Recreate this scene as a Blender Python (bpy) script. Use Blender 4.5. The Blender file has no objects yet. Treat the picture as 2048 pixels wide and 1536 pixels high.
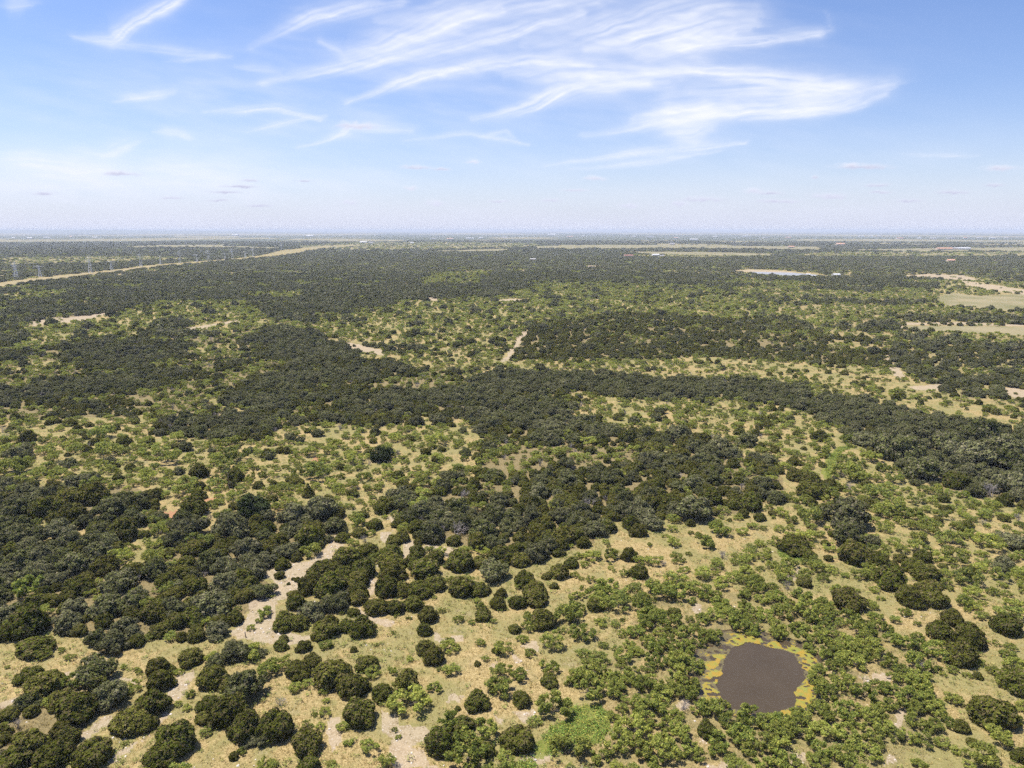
import bpy, math, random
import numpy as np

# ------------------------------------------------------------------ scene, camera, light
scene = bpy.context.scene
COL = scene.collection
RNG = np.random.default_rng(11)
random.seed(5)

CAM_H = 110.0
FOCAL = 1421.0                       # survey focal length, in units of a 2048 wide frame
PITCH = math.atan((768.0 - 460.3) / FOCAL)

cam_data = bpy.data.cameras.new('camera')
cam_data.sensor_width = 36.0
cam_data.lens = 36.0 * FOCAL / 2048.0
cam_data.clip_start = 0.5
cam_data.clip_end = 400000.0
cam = bpy.data.objects.new('camera', cam_data)
cam.location = (0, 0, CAM_H)
cam.rotation_euler = (math.pi / 2 - PITCH, 0, 0)
COL.objects.link(cam)
scene.camera = cam

SUN_EL = math.radians(67.0)
SUN_AZ = math.radians(-66.0)         # from +Y towards +X
world = bpy.data.worlds.new('World')
scene.world = world
world.use_nodes = True
wn = world.node_tree.nodes
wl = world.node_tree.links
sky = wn.new('ShaderNodeTexSky')
sky.sky_type = 'NISHITA'
sky.sun_disc = False
sky.sun_elevation = SUN_EL
sky.sun_rotation = SUN_AZ
sky.altitude = 300.0
sky.air_density = 1.0
sky.dust_density = 1.0
sky.ozone_density = 3.0
wn['Background'].inputs['Strength'].default_value = 0.081
tint = wn.new('ShaderNodeMix')
tint.data_type = 'RGBA'
tint.blend_type = 'MULTIPLY'
tint.inputs[0].default_value = 1.0
tint.inputs[7].default_value = (0.92, 0.98, 1.22, 1.0)   # clear dry air, a little bluer than the model sky
wl.new(sky.outputs['Color'], tint.inputs[6])
wl.new(tint.outputs[2], wn['Background'].inputs['Color'])

sun_data = bpy.data.lights.new('sun', 'SUN')
sun_data.energy = 5.0
sun_data.angle = math.radians(0.5)
sun_data.color = (1.0, 0.95, 0.87)
sun = bpy.data.objects.new('sun', sun_data)
sun.rotation_euler = (math.pi / 2 - SUN_EL, 0, math.pi - SUN_AZ)
COL.objects.link(sun)

vs = scene.view_settings
vs.view_transform = 'Standard'
vs.look = 'None'
vs.gamma = 1.0
vs.use_curve_mapping = False
vs.exposure = 0.72
scene.cycles.use_denoising = False
scene.cycles.denoiser = 'OPENIMAGEDENOISE'
scene.cycles.denoising_input_passes = 'RGB_ALBEDO_NORMAL'
scene.cycles.use_adaptive_sampling = False
scene.cycles.max_bounces = 6
scene.cycles.transparent_max_bounces = 12
scene.cycles.volume_bounces = 0

# ------------------------------------------------------------------ survey helpers
CP, SP = math.cos(PITCH), math.sin(PITCH)

def ground(px, py, z=0.0):
    """World point on the level z that a survey bearing (2048 x 1536 frame) meets."""
    u = (px - 1024.0) / FOCAL
    v = (py - 768.0) / FOCAL
    t = (CAM_H - z) / (SP + v * CP)
    return u * t, (CP - v * SP) * t, t

def gpoly(pts, z=0.0):
    return np.array([ground(x, y, z)[:2] for x, y in pts])

TILES = {'A': (0, 1196), 'B': (512, 1196), 'C': (1024, 1196), 'D': (1536, 1196),
         'E': (0, 860), 'F': (512, 860), 'G': (1024, 860), 'H': (1536, 860)}

def tp(tile, pts):
    ox, oy = TILES[tile]
    return [(ox + x / 4.0, oy + y / 4.0) for x, y in pts]

def inside(P, poly):
    x, y = P[:, 0], P[:, 1]
    lo, hi = poly.min(0), poly.max(0)
    res = np.zeros(len(P), bool)
    idx = np.nonzero((x >= lo[0]) & (x <= hi[0]) & (y >= lo[1]) & (y <= hi[1]))[0]
    if len(idx) == 0:
        return res
    xs, ys = x[idx], y[idx]
    c = np.zeros(len(idx), bool)
    n = len(poly)
    for i in range(n):
        x1, y1 = poly[i]
        x2, y2 = poly[(i + 1) % n]
        if y1 == y2:
            continue
        m = (y1 > ys) != (y2 > ys)
        c ^= m & (xs < (x2 - x1) * (ys - y1) / (y2 - y1) + x1)
    res[idx] = c
    return res

def edge_dist(P, poly, closed=True):
    best = np.full(len(P), 1e9)
    n = len(poly)
    for i in range(n if closed else n - 1):
        a = poly[i]
        b = poly[(i + 1) % n]
        ab = b - a
        t = np.clip(((P - a) @ ab) / max(1e-9, ab @ ab), 0, 1)
        d = np.hypot(P[:, 0] - a[0] - t * ab[0], P[:, 1] - a[1] - t * ab[1])
        best = np.minimum(best, d)
    return best

def hash2(ix, iy, seed):
    with np.errstate(over='ignore'):
        h = (ix.astype(np.int64) * 374761393 + iy.astype(np.int64) * 668265263 + seed * 974711) & 0x7fffffff
        h = ((h ^ (h >> 13)) * 1274126177) & 0x7fffffff
        h = h ^ (h >> 16)
    return (h & 0xffffff) / float(0xffffff)

def vnoise(x, y, seed=0):
    ix, iy = np.floor(x), np.floor(y)
    fx, fy = x - ix, y - iy
    fx = fx * fx * (3 - 2 * fx)
    fy = fy * fy * (3 - 2 * fy)
    a = hash2(ix, iy, seed)
    b = hash2(ix + 1, iy, seed)
    c = hash2(ix, iy + 1, seed)
    d = hash2(ix + 1, iy + 1, seed)
    return (a * (1 - fx) + b * fx) * (1 - fy) + (c * (1 - fx) + d * fx) * fy

def fbm(x, y, seed=0, octs=4):
    s, a, t = 0.0, 0.5, 0.0
    for k in range(octs):
        s = s + a * vnoise(x * 2 ** k, y * 2 ** k, seed + 17 * k)
        t += a
        a *= 0.5
    return s / t

POND_PX = [(430, 165), (700, 140), (1000, 185), (1250, 240), (1450, 300), (1620, 430), (1670, 600), (1680, 800), (1620, 1000),
           (1500, 1150), (1300, 1250), (1050, 1260), (800, 1210), (500, 1100), (330, 1030), (190, 950), (130, 800), (130, 600), (180, 430), (300, 270)]
def zp(pts):
    return [(1366 + x / 6.13, 1240 + y / 6.13) for x, y in pts]
WATER_Z = -0.45
POND = gpoly(zp(POND_PX), WATER_Z)
POND_C = POND.mean(0)

def terrain(x, y):
    d = np.hypot(x, y)
    z = 0.55 * (fbm(x / 45.0, y / 45.0, 3, 3) - 0.5) + 0.16 * (fbm(x / 6.0, y / 6.0, 9, 3) - 0.5)
    z = z * np.clip((4000 - d) / 2000.0, 0, 1)
    near = np.hypot(x - POND_C[0], y - POND_C[1]) < 60
    if np.any(near):
        P = np.stack([x[near], y[near]], 1)
        e = edge_dist(P, POND)
        s = np.where(inside(P, POND), -e, e)
        k = np.clip((s + 1.5) / 5.5, 0, 1)
        k = k * k * (3 - 2 * k)
        z[near] = z[near] * k + (WATER_Z - 0.5) * (1 - k) + 0.25 * np.exp(-((s - 5.5) / 2.5) ** 2)
    return z

def terrain1(x, y):
    return float(terrain(np.array([x], float), np.array([y], float))[0])

# ------------------------------------------------------------------ ground patches (surveyed outlines)
BARE = [tp('F', [(650, 835), (720, 915), (640, 960), (600, 1080), (480, 1130), (440, 1200), (300, 1300), (250, 1360), (60, 1370), (150, 1240), (30, 1150), (150, 1110), (280, 1060), (420, 1050), (560, 930)]),
        tp('A', [(2048, 40), (1950, 180), (1840, 280), (1900, 330), (1960, 330), (2060, 350), (2150, 330)]),
        tp('B', [(-40, 0), (150, 0), (140, 230), (300, 290), (460, 310), (440, 340), (250, 400), (60, 360), (-40, 340)]),
        tp('F', [(1180, 900), (1250, 890), (1245, 980), (1205, 1040), (1165, 980)]), tp('F', [(950, 1010), (1000, 1020), (985, 1110), (960, 1090)]),
        tp('F', [(905, 1195), (975, 1195), (935, 1330), (890, 1340)]), tp('F', [(1185, 1075), (1215, 1085), (1205, 1190)]),
        tp('F', [(1350, 910), (1560, 945), (1545, 1030), (1480, 980), (1370, 965)]), tp('F', [(980, 825), (1085, 800), (1060, 910), (1010, 900)]), tp('F', [(1035, 700), (1095, 690), (1090, 760)]),
        tp('B', [(820, 55), (875, 150), (1110, 185), (1070, 235), (960, 215), (800, 180)]), tp('B', [(1415, 265), (1500, 320), (1640, 290), (1650, 345), (1480, 365), (1410, 335)]),
        tp('B', [(585, 940), (670, 955), (695, 1150), (600, 1230), (555, 1080)]),
        tp('B', [(990, 915), (1115, 925), (1140, 1035), (1180, 1025), (1330, 1035), (1440, 1035), (1360, 1130), (1250, 1200), (1345, 1245), (1450, 1370), (1120, 1370), (1050, 1230), (1100, 1130), (1000, 1080)]),
        tp('B', [(1535, 770), (1650, 785), (1610, 840), (1525, 825)]), tp('B', [(1870, 535), (1940, 510), (1905, 600)]), tp('B', [(1905, 930), (2000, 975), (1950, 1005)]),
        tp('C', [(80, 370), (200, 335), (225, 430), (130, 405)]), tp('C', [(-10, 435), (110, 490), (40, 530)]), tp('C', [(-20, 915), (190, 895), (195, 965), (110, 1010), (60, 945)]),
        tp('C', [(1340, 820), (1430, 825), (1405, 895), (1290, 895)]), tp('C', [(1430, 40), (1515, 25), (1505, 120), (1435, 105)]), tp('C', [(80, 1275), (330, 1215), (305, 1315), (90, 1340)]),
        tp('C', [(1490, 1140), (1570, 1120), (1550, 1200)]), tp('C', [(1540, 1350), (1700, 1300), (1900, 1330), (1920, 1370), (1550, 1370)]), tp('C', [(410, 1205), (480, 1155), (440, 1220)]),
        tp('D', [(740, 635), (815, 620), (830, 700), (770, 750)]), tp('D', [(835, 605), (960, 590), (1010, 650), (920, 680), (850, 655)]), tp('D', [(1000, 715), (1040, 700), (1060, 760)]),
        tp('D', [(1020, 900), (1110, 885), (1100, 980), (1045, 1040), (1070, 1140), (1020, 1130), (970, 1080), (1040, 980)]), tp('D', [(190, 1260), (300, 1235), (285, 1340), (215, 1345)]), tp('D', [(980, 1240), (1050, 1310), (920, 1345)]),
        tp('H', [(95, 1180), (200, 1130), (205, 1050), (245, 1060), (235, 1170), (130, 1210)]), tp('H', [(380, 610), (410, 535), (435, 545), (405, 625)]),
        tp('A', [(1370, 640), (1560, 575), (1570, 640), (1410, 830), (1330, 790)]), tp('A', [(1300, 920), (1370, 930), (1150, 1130), (900, 1330), (840, 1280), (1200, 1100)]),
        tp('A', [(640, 1110), (720, 1040), (850, 940), (905, 925), (860, 1030), (670, 1140)]), tp('A', [(-40, 840), (190, 780), (100, 860), (-40, 900)]),
        tp('A', [(380, 640), (720, 570), (830, 590), (700, 640), (1100, 640), (1130, 680), (820, 660), (560, 640)]),
        [(1004, 722), (1028, 690), (1050, 660), (1062, 662), (1042, 690), (1018, 722)], [(1770, 704), (1780, 706), (1795, 732), (1812, 756), (1798, 760), (1784, 735)],
        [(1785, 646), (1900, 644), (2080, 650), (2080, 653), (1900, 649), (1800, 650), (1812, 656), (1796, 655)],
        [(1922, 561), (1960, 566), (2080, 584), (2080, 594), (1980, 580), (1930, 572)], [(1785, 552), (1860, 548), (1930, 551), (1955, 560), (1870, 559)],
        [(1470, 541), (1495, 539.5), (1536, 540.5), (1584, 543.5), (1584, 546), (1536, 545), (1500, 544)],
        [(1985, 520), (2000, 519), (2010, 523), (1990, 524)], [(1585, 519), (1600, 524), (1598, 526), (1582, 520)],
        [(1862, 729), (1876, 733), (1900, 746), (1896, 750), (1884, 744), (1864, 734)], [(1820, 772), (1880, 768), (1905, 778), (1880, 782), (1830, 780)],
        [(1160, 530), (1190, 531), (1215, 536), (1210, 538), (1165, 533)], [(985, 601), (1020, 598), (1060, 598), (1050, 604), (1000, 605)], [(846, 594), (880, 596), (878, 601), (850, 600)],
        [(640, 676), (690, 684), (760, 700), (770, 712), (720, 704), (660, 688)], [(800, 560), (815, 566), (820, 574), (812, 574)],
        [(50, 640), (160, 632), (233, 622), (235, 625), (160, 642), (70, 652)], [(310, 600), (336, 594), (340, 597), (318, 603)], [(350, 660), (400, 652), (480, 640), (480, 644), (400, 660), (352, 664)],
        [(2000, 776), (2048, 772), (2090, 776), (2090, 800), (2030, 800)]]
ROW = [(-60, 576), (0, 565), (100, 553), (200, 543), (300, 530), (400, 522.5), (470, 517), (520, 511), (560, 501), (640, 492), (720, 489),
       (720, 491), (650, 497), (600, 506), (540, 515), (480, 519), (400, 526), (300, 536), (200, 548), (100, 562), (0, 575), (-60, 588)]
FIELDS = [[(1800, 651), (2080, 654), (2080, 672), (1900, 665), (1830, 659)], [(1950, 592), (2080, 586), (2080, 624), (1980, 618), (1920, 611), (1890, 612), (1870, 602), (1880, 592), (1905, 586)],
          [(1072, 492.5), (1200, 489.5), (1400, 490.5), (1640, 493.5), (1640, 501), (1400, 497.5), (1230, 498), (1072, 498.5)], [(860, 502), (1000, 497.5), (1027, 499.5), (1000, 503), (880, 504)],
          [(233, 491.5), (310, 493), (450, 492.5), (560, 495), (560, 498), (450, 495.5), (310, 495.5)], [(660, 477), (810, 480), (815, 483), (660, 485)],
          [(1650, 500), (1900, 496), (2080, 494), (2080, 503), (1800, 504)], [(1240, 503), (1420, 504), (1560, 508), (1540, 512), (1300, 509)], [(350, 471), (480, 472), (480, 474.5), (350, 474)],
          [(520, 482.5), (680, 481), (680, 484), (520, 484)], [(1560, 480.5), (1700, 479.5), (2080, 480.5), (2080, 482), (1700, 482.5)]]
RED = [tp('E', [(1300, 660), (1460, 645), (1430, 705), (1330, 725), (1290, 700)]), tp('E', [(1560, 565), (1750, 535), (1730, 585), (1600, 585)]), tp('F', [(450, 210), (530, 220), (500, 265), (440, 255)])]
WEED = [tp('C', [(470, 870), (700, 860), (800, 960), (780, 1080), (690, 1180), (520, 1230), (330, 1260), (60, 1300), (-80, 1340), (-60, 1400), (200, 1380), (180, 1180), (320, 1030), (440, 980)]),
        tp('H', [(500, 190), (560, 140), (700, 130), (600, 170), (560, 230), (520, 330), (480, 420), (455, 330), (475, 240)]), tp('H', [(60, 960), (250, 940), (340, 1000), (330, 1060), (230, 1050), (120, 1040)]), [(1490, 822), (1530, 826), (1560, 832), (1520, 836)]]
PASTURE = [[(560, 494), (700, 485), (860, 484), (1080, 487), (1075, 494), (860, 500), (700, 500)], [(1640, 505), (2080, 504), (2080, 512), (1800, 514), (1560, 512)], [(1240, 509), (1420, 510), (1560, 513), (1400, 516), (1280, 514)], [(0, 515), (300, 512), (400, 517), (200, 526), (0, 530)]]
G_PASTURE = [gpoly(p) for p in PASTURE]
G_BARE = [gpoly(p) for p in BARE]
G_ROW = gpoly(ROW)
G_FIELDS = [gpoly(p) for p in FIELDS]
G_RED = [gpoly(p) for p in RED]
G_WEED = [gpoly(p) for p in WEED]

# ------------------------------------------------------------------ vegetation zones (painter's order)
ZONES = [('D', [(-300, 600), (0, 585), (200, 556), (420, 531), (620, 521), (760, 526), (1000, 528), (1250, 531), (1450, 560), (1500, 620), (1200, 612), (1050, 592), (870, 597), (800, 602), (760, 622), (700, 642), (640, 652), (560, 640), (480, 600), (330, 602), (233, 624), (100, 642), (-300, 690)]),
         ('D', [(860, 508), (1050, 505), (1140, 503), (1180, 512), (1000, 522), (850, 521)]),
         ('M', [(850, 547), (990, 541), (960, 570), (830, 567)]), ('M', [(470, 586), (610, 581), (600, 598), (470, 600)]), ('M', [(0, 590), (90, 575), (150, 590), (60, 610), (0, 612)]),
         ('M', [(1050, 562), (1440, 572), (1480, 612), (1250, 602), (1100, 592)]),
         ('M', [(1000, 587), (1080, 573), (1370, 576), (1500, 586), (1560, 610), (1540, 640), (1300, 622), (1100, 620)]),
         ('M', [(620, 640), (830, 604), (1000, 592), (1200, 596), (1560, 622), (1480, 642), (1250, 627), (1060, 652), (1010, 715), (960, 700), (800, 695), (740, 690), (660, 668)]),
         ('M', [(50, 660), (150, 640), (330, 602), (480, 602), (560, 642), (540, 660), (440, 664), (300, 668), (150, 676), (80, 690)]),
         ('D', [(310, 642), (380, 640), (380, 655), (316, 658)]),
         ('J', [(1015, 718), (1060, 662), (1120, 642), (1250, 627), (1500, 642), (1600, 642), (1640, 665), (1640, 690), (1780, 720), (1780, 735), (1600, 724), (1400, 714), (1200, 724)]),
         ('X', [(1560, 560), (2100, 620), (2100, 815), (2000, 810), (1900, 790), (1815, 750), (1790, 715), (1650, 688), (1640, 660), (1560, 640)]),
         ('G', [(1870, 560), (1960, 555), (2100, 582), (2100, 625), (1980, 620), (1880, 612)]),
         ('G', [(1000, 722), (1200, 726), (1400, 716), (1600, 728), (1790, 740), (1900, 790), (2100, 830), (2100, 880), (1900, 850), (1760, 805), (1600, 765), (1300, 745), (1100, 740), (960, 728)]),
         ('S', [(1120, 718), (1400, 722), (1480, 745), (1300, 748), (1100, 740)]),
         ('D', [(-300, 690), (-50, 665), (30, 650), (62, 668), (40, 690), (-20, 700)]),
         ('D', [(-300, 720), (0, 702), (60, 690), (200, 677), (330, 668), (450, 670), (480, 655), (560, 655), (640, 668), (720, 712), (830, 740), (930, 745), (960, 770), (950, 830), (890, 850), (840, 830), (790, 852), (700, 852), (640, 845), (560, 860), (520, 882), (440, 882), (330, 872), (300, 824), (240, 838), (173, 833), (120, 842), (60, 838), (-300, 850)]),
         ('M', [(0, 728), (120, 722), (170, 732), (80, 742), (0, 740)]), ('M', [(400, 690), (470, 690), (480, 710), (400, 716), (370, 708)]), ('S', [(390, 795), (435, 793), (450, 812), (500, 818), (490, 835), (400, 815)]),
         ('O', [(930, 765), (1000, 742), (1100, 748), (1240, 752), (1300, 756), (1450, 762), (1590, 772), (1620, 800), (1700, 800), (1780, 817), (1870, 832), (1950, 852), (2200, 880), (2200, 1030), (2040, 1012), (1960, 988), (1900, 982), (1830, 957), (1780, 922), (1760, 892), (1700, 882), (1680, 852), (1590, 817), (1500, 806), (1440, 797), (1350, 802), (1240, 797), (1130, 780)]),
         ('D', [(940, 800), (970, 765), (1120, 770), (1150, 800), (1130, 832), (1200, 852), (1270, 872), (1340, 870), (1420, 882), (1420, 900), (1480, 912), (1560, 932), (1570, 982), (1530, 1012), (1420, 1042), (1380, 1022), (1240, 1068), (1220, 1062), (1150, 1110), (1060, 1120), (930, 1092), (830, 1082), (830, 1042), (770, 1002), (800, 982), (850, 972), (960, 952), (970, 882), (940, 832)]),
         ('N', [(1468, 541), (1490, 539), (1540, 539.5), (1590, 543), (1660, 551), (1650, 554), (1600, 553), (1540, 550.5), (1500, 548), (1480, 545)]),
         ('N', tp('G', [(1180, 120), (1280, 160), (1250, 260), (1190, 230)])),
         ('K', tp('G', [(0, 400), (500, 330), (1000, 480), (950, 650), (700, 830), (300, 950), (0, 850)])),
         ('D', tp('E', [(-200, 370), (60, 340), (120, 430), (330, 450), (470, 500), (640, 470), (880, 460), (1000, 440), (1270, 540), (1260, 640), (1090, 660), (1090, 780), (1000, 890), (720, 860), (700, 720), (600, 740), (440, 760), (280, 700), (120, 720), (-200, 680)])),
         ('D', tp('E', [(-200, 780), (100, 760), (250, 760), (350, 830), (640, 760), (650, 880), (480, 950), (350, 920), (180, 1000), (-200, 1100)])),
         ('D', tp('E', [(-200, 1150), (180, 1010), (380, 970), (560, 940), (760, 880), (960, 900), (960, 960), (880, 1010), (1000, 1060), (1000, 1100), (1280, 1100), (1300, 1030), (1400, 950), (1330, 900), (1330, 800), (1500, 700), (1660, 830), (1830, 750), (2048, 690)])
              + tp('F', [(160, 720), (300, 620), (620, 620), (700, 740), (640, 830), (540, 920), (420, 1040), (270, 1120), (60, 1120), (0, 1180), (120, 1260), (100, 1340)])
              + tp('A', [(1990, 130), (1840, 280), (1500, 350), (1400, 270), (1230, 320), (1000, 430), (860, 450), (700, 390), (690, 300), (440, 290), (420, 190), (330, 250), (130, 340), (-200, 430)])),
         ('L', [(-300, 1262), (0, 1262), (110, 1255), (215, 1312), (300, 1290), (360, 1284), (470, 1250), (540, 1180), (640, 1085), (665, 1100), (800, 1190), (960, 1175), (1060, 1120), (1180, 1090), (1240, 1130), (1180, 1190), (1260, 1260), (1270, 1300), (1190, 1330), (1130, 1380), (1200, 1402), (1225, 1440), (1190, 1490), (1200, 1600), (-300, 1600)]),
         ('L', tp('G', [(200, 1150), (560, 960), (850, 720), (1200, 800), (1600, 760), (2048, 700), (2048, 900), (1500, 1100), (1000, 1300), (400, 1360)])),
         ('D', tp('A', [(-200, 860), (150, 860), (200, 700), (330, 590), (500, 650), (700, 650), (850, 580), (1000, 650), (960, 800), (820, 920), (700, 1040), (640, 1170), (580, 1250), (600, 1480), (-200, 1480)])),
         ('T', [(1262, 1218), (1290, 1192), (1400, 1187), (1500, 1172), (1560, 1167), (1620, 1187), (1670, 1232), (1730, 1252), (1830, 1267), (1880, 1332), (1850, 1360), (1880, 1400), (1890, 1440), (1860, 1480), (1820, 1500), (1790, 1600), (1220, 1600), (1190, 1490), (1225, 1440), (1200, 1402), (1130, 1382), (1140, 1342), (1190, 1332), (1270, 1302), (1260, 1262)]),
         ('N', tp('C', [(470, 850), (700, 850), (800, 950), (780, 1090), (690, 1190), (520, 1240), (330, 1270), (60, 1310), (-80, 1400), (-100, 1250), (200, 1180), (320, 1030)])),
         ('N', tp('H', [(460, 420), (500, 190), (560, 140), (640, 140), (560, 230), (500, 420)]))]
ZCODE = {c: i for i, c in enumerate('SXDJOMTGNKL')}
G_ZONES = [(ZCODE[c], gpoly(p)) for c, p in ZONES]

def zone_of(P):
    """Vegetation zone of ground points."""
    d = np.hypot(P[:, 0], P[:, 1])
    jit = np.clip(d * 0.01, 0.6, 25)
    n1 = fbm(P[:, 0] / (jit * 3.5), P[:, 1] / (jit * 3.5), 41, 2) - 0.5
    n2 = fbm(P[:, 0] / (jit * 3.5), P[:, 1] / (jit * 3.5), 83, 2) - 0.5
    Q = P + np.stack([n1, n2], 1) * (jit * 2.0)[:, None]
    z = np.where(d > 655, ZCODE['X'], ZCODE['S'])
    for c, g in G_ZONES:
        z[inside(Q, g)] = c
    z[(P[:, 1] < 128)] = ZCODE['S']
    for g in G_PASTURE:
        z[inside(Q, g)] = ZCODE['G']
    for g in G_FIELDS + [G_ROW]:
        z[inside(P, g)] = ZCODE['N']
    return z

def farmland(P):
    """Patchwork far out on the plain: 0 scrub, 1 wood, 2 pasture, 3 pale field."""
    a = math.radians(9.0)
    x = P[:, 0] * math.cos(a) + P[:, 1] * math.sin(a)
    y = -P[:, 0] * math.sin(a) + P[:, 1] * math.cos(a)
    x = x + 260 * (fbm(x / 1800, y / 1800, 61, 2) - 0.5)
    y = y + 500 * (fbm(x / 1500, y / 2500, 62, 2) - 0.5)
    ix, iy = np.floor(x / 620), np.floor(y / 480)
    h = hash2(ix, iy, 71)
    big = fbm(x / 2600.0, y / 3600.0, 77, 3)
    w = fbm(x / 300.0, y / 420.0, 78, 3)
    kind = np.zeros(len(P), int)
    kind[(0.55 * big + 0.45 * w) > 0.47] = 1
    kind[h > 0.72] = 2
    kind[h > 0.86] = 3
    kind[(h > 0.72) & (big > 0.62)] = 1
    d = np.hypot(P[:, 0], P[:, 1])
    broad = fbm(x / 2600.0, y / 7000.0, 79, 3) + 0.10 * (hash2(np.floor(x / 1300), np.floor(y / 2200), 72) - 0.5)
    far = d > 8500
    kind = np.where(far, np.where(broad < 0.41, 3, np.where(broad < 0.455, 2, np.where(broad > 0.52, 1, kind))), kind)
    return kind

# ------------------------------------------------------------------ materials
def mat(name):
    m = bpy.data.materials.new(name)
    m.use_nodes = True
    nt = m.node_tree
    for n in list(nt.nodes):
        nt.nodes.remove(n)
    return m, nt, nt.nodes.new('ShaderNodeOutputMaterial')

def N(nt, t, **kw):
    n = nt.nodes.new(t)
    for k, v in kw.items():
        if k in ('inp',):
            for kk, vv in v.items():
                n.inputs[kk].default_value = vv
        else:
            setattr(n, k, v)
    return n

def mixc(nt, fac, a, b, blend='MIX'):
    n = nt.nodes.new('ShaderNodeMix')
    n.data_type = 'RGBA'
    n.blend_type = blend
    n.clamp_factor = True
    def put(sock, v):
        if isinstance(v, (tuple, list)):
            sock.default_value = (*v, 1.0) if len(v) == 3 else v
        elif isinstance(v, (int, float)):
            sock.default_value = v
        else:
            nt.links.new(v, sock)
    put(n.inputs[0], fac)
    put(n.inputs[6], a)
    put(n.inputs[7], b)
    return n.outputs[2]

def mathn(nt, op, a, b=None, c=None, clamp=False):
    n = nt.nodes.new('ShaderNodeMath')
    n.operation = op
    n.use_clamp = clamp
    for i, v in enumerate((a, b, c)):
        if v is None:
            continue
        if isinstance(v, (int, float)):
            n.inputs[i].default_value = v
        else:
            nt.links.new(v, n.inputs[i])
    return n.outputs[0]

def ramp(nt, v, lo, hi):
    n = nt.nodes.new('ShaderNodeMapRange')
    n.interpolation_type = 'SMOOTHSTEP'
    n.inputs[1].default_value = lo
    n.inputs[2].default_value = hi
    nt.links.new(v, n.inputs[0])
    return n.outputs[0]

def leaf_material(name, c_a, c_b, c_odd, trans=0.22, rough_var=0.62):
    """Leaf colour varies by plant (object random) and by spray (the 'tint' face attribute)."""
    m, nt, out = mat(name)
    oi = N(nt, 'ShaderNodeObjectInfo')
    at = N(nt, 'ShaderNodeAttribute', attribute_name='tint')
    odd = N(nt, 'ShaderNodeAttribute', attribute_name='odd')
    c = mixc(nt, oi.outputs['Random'], c_a, c_b)
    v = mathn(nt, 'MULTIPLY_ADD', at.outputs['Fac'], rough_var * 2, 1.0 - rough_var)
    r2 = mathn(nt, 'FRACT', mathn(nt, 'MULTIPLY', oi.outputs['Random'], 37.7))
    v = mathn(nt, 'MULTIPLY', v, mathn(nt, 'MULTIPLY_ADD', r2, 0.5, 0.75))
    c = mixc(nt, odd.outputs['Fac'], c, c_odd)
    vm = N(nt, 'ShaderNodeVectorMath', operation='SCALE')
    nt.links.new(c, vm.inputs[0])
    nt.links.new(v, vm.inputs['Scale'])
    d = N(nt, 'ShaderNodeBsdfDiffuse')
    t = N(nt, 'ShaderNodeBsdfTranslucent')
    nt.links.new(vm.outputs[0], d.inputs['Color'])
    nt.links.new(vm.outputs[0], t.inputs['Color'])
    mx = N(nt, 'ShaderNodeMixShader')
    mx.inputs[0].default_value = trans
    nt.links.new(d.outputs[0], mx.inputs[1])
    nt.links.new(t.outputs[0], mx.inputs[2])
    nt.links.new(mx.outputs[0], out.inputs[0])
    return m

def plain_material(name, col, var=0.3, scale=3.0, rough=0.9):
    m, nt, out = mat(name)
    tc = N(nt, 'ShaderNodeTexCoord')
    no = N(nt, 'ShaderNodeTexNoise', inp={'Scale': scale, 'Detail': 4.0})
    nt.links.new(tc.outputs['Object'], no.inputs['Vector'])
    c = mixc(nt, no.outputs['Fac'], tuple(x * (1 - var) for x in col), tuple(min(1, x * (1 + var)) for x in col))
    b = N(nt, 'ShaderNodeBsdfPrincipled', inp={'Roughness': rough})
    nt.links.new(c, b.inputs['Base Color'])
    nt.links.new(b.outputs[0], out.inputs[0])
    return m

M_JUN = leaf_material('juniper_foliage', (0.084, 0.100, 0.014), (0.116, 0.116, 0.021), (0.150, 0.112, 0.060))
M_OAK = leaf_material('oak_foliage', (0.098, 0.109, 0.028), (0.150, 0.150, 0.066), (0.20, 0.172, 0.115))
M_DARKOAK = leaf_material('dark_oak_foliage', (0.042, 0.056, 0.016), (0.048, 0.062, 0.018), (0.075, 0.09, 0.05))
M_MES = leaf_material('mesquite_foliage', (0.290, 0.322, 0.070), (0.205, 0.252, 0.066), (0.42, 0.385, 0.09), 0.47)
M_SHR = leaf_material('shrub_foliage', (0.165, 0.215, 0.044), (0.272, 0.302, 0.066), (0.40, 0.37, 0.09), 0.45)
M_WEED = leaf_material('weed_foliage', (0.14, 0.19, 0.045), (0.24, 0.25, 0.07), (0.30, 0.27, 0.08), 0.3)
M_BROAD = leaf_material('broad_weed_foliage', (0.11, 0.19, 0.035), (0.17, 0.24, 0.05), (0.36, 0.32, 0.07), 0.3)
M_STRAW = leaf_material('straw', (0.52, 0.39, 0.165), (0.43, 0.345, 0.13), (0.29, 0.27, 0.09), 0.3)
M_BARK = plain_material('bark', (0.11, 0.09, 0.07), 0.4)
M_GREYWOOD = plain_material('dead_wood', (0.27, 0.235, 0.215), 0.35)
M_ROCK = plain_material('limestone', (0.52, 0.46, 0.40), 0.25)
M_POLE = plain_material('weathered_pole_wood', (0.17, 0.10, 0.065), 0.35)
M_STEEL = plain_material('galvanised_steel', (0.58, 0.60, 0.64), 0.15, rough=0.6)

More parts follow.
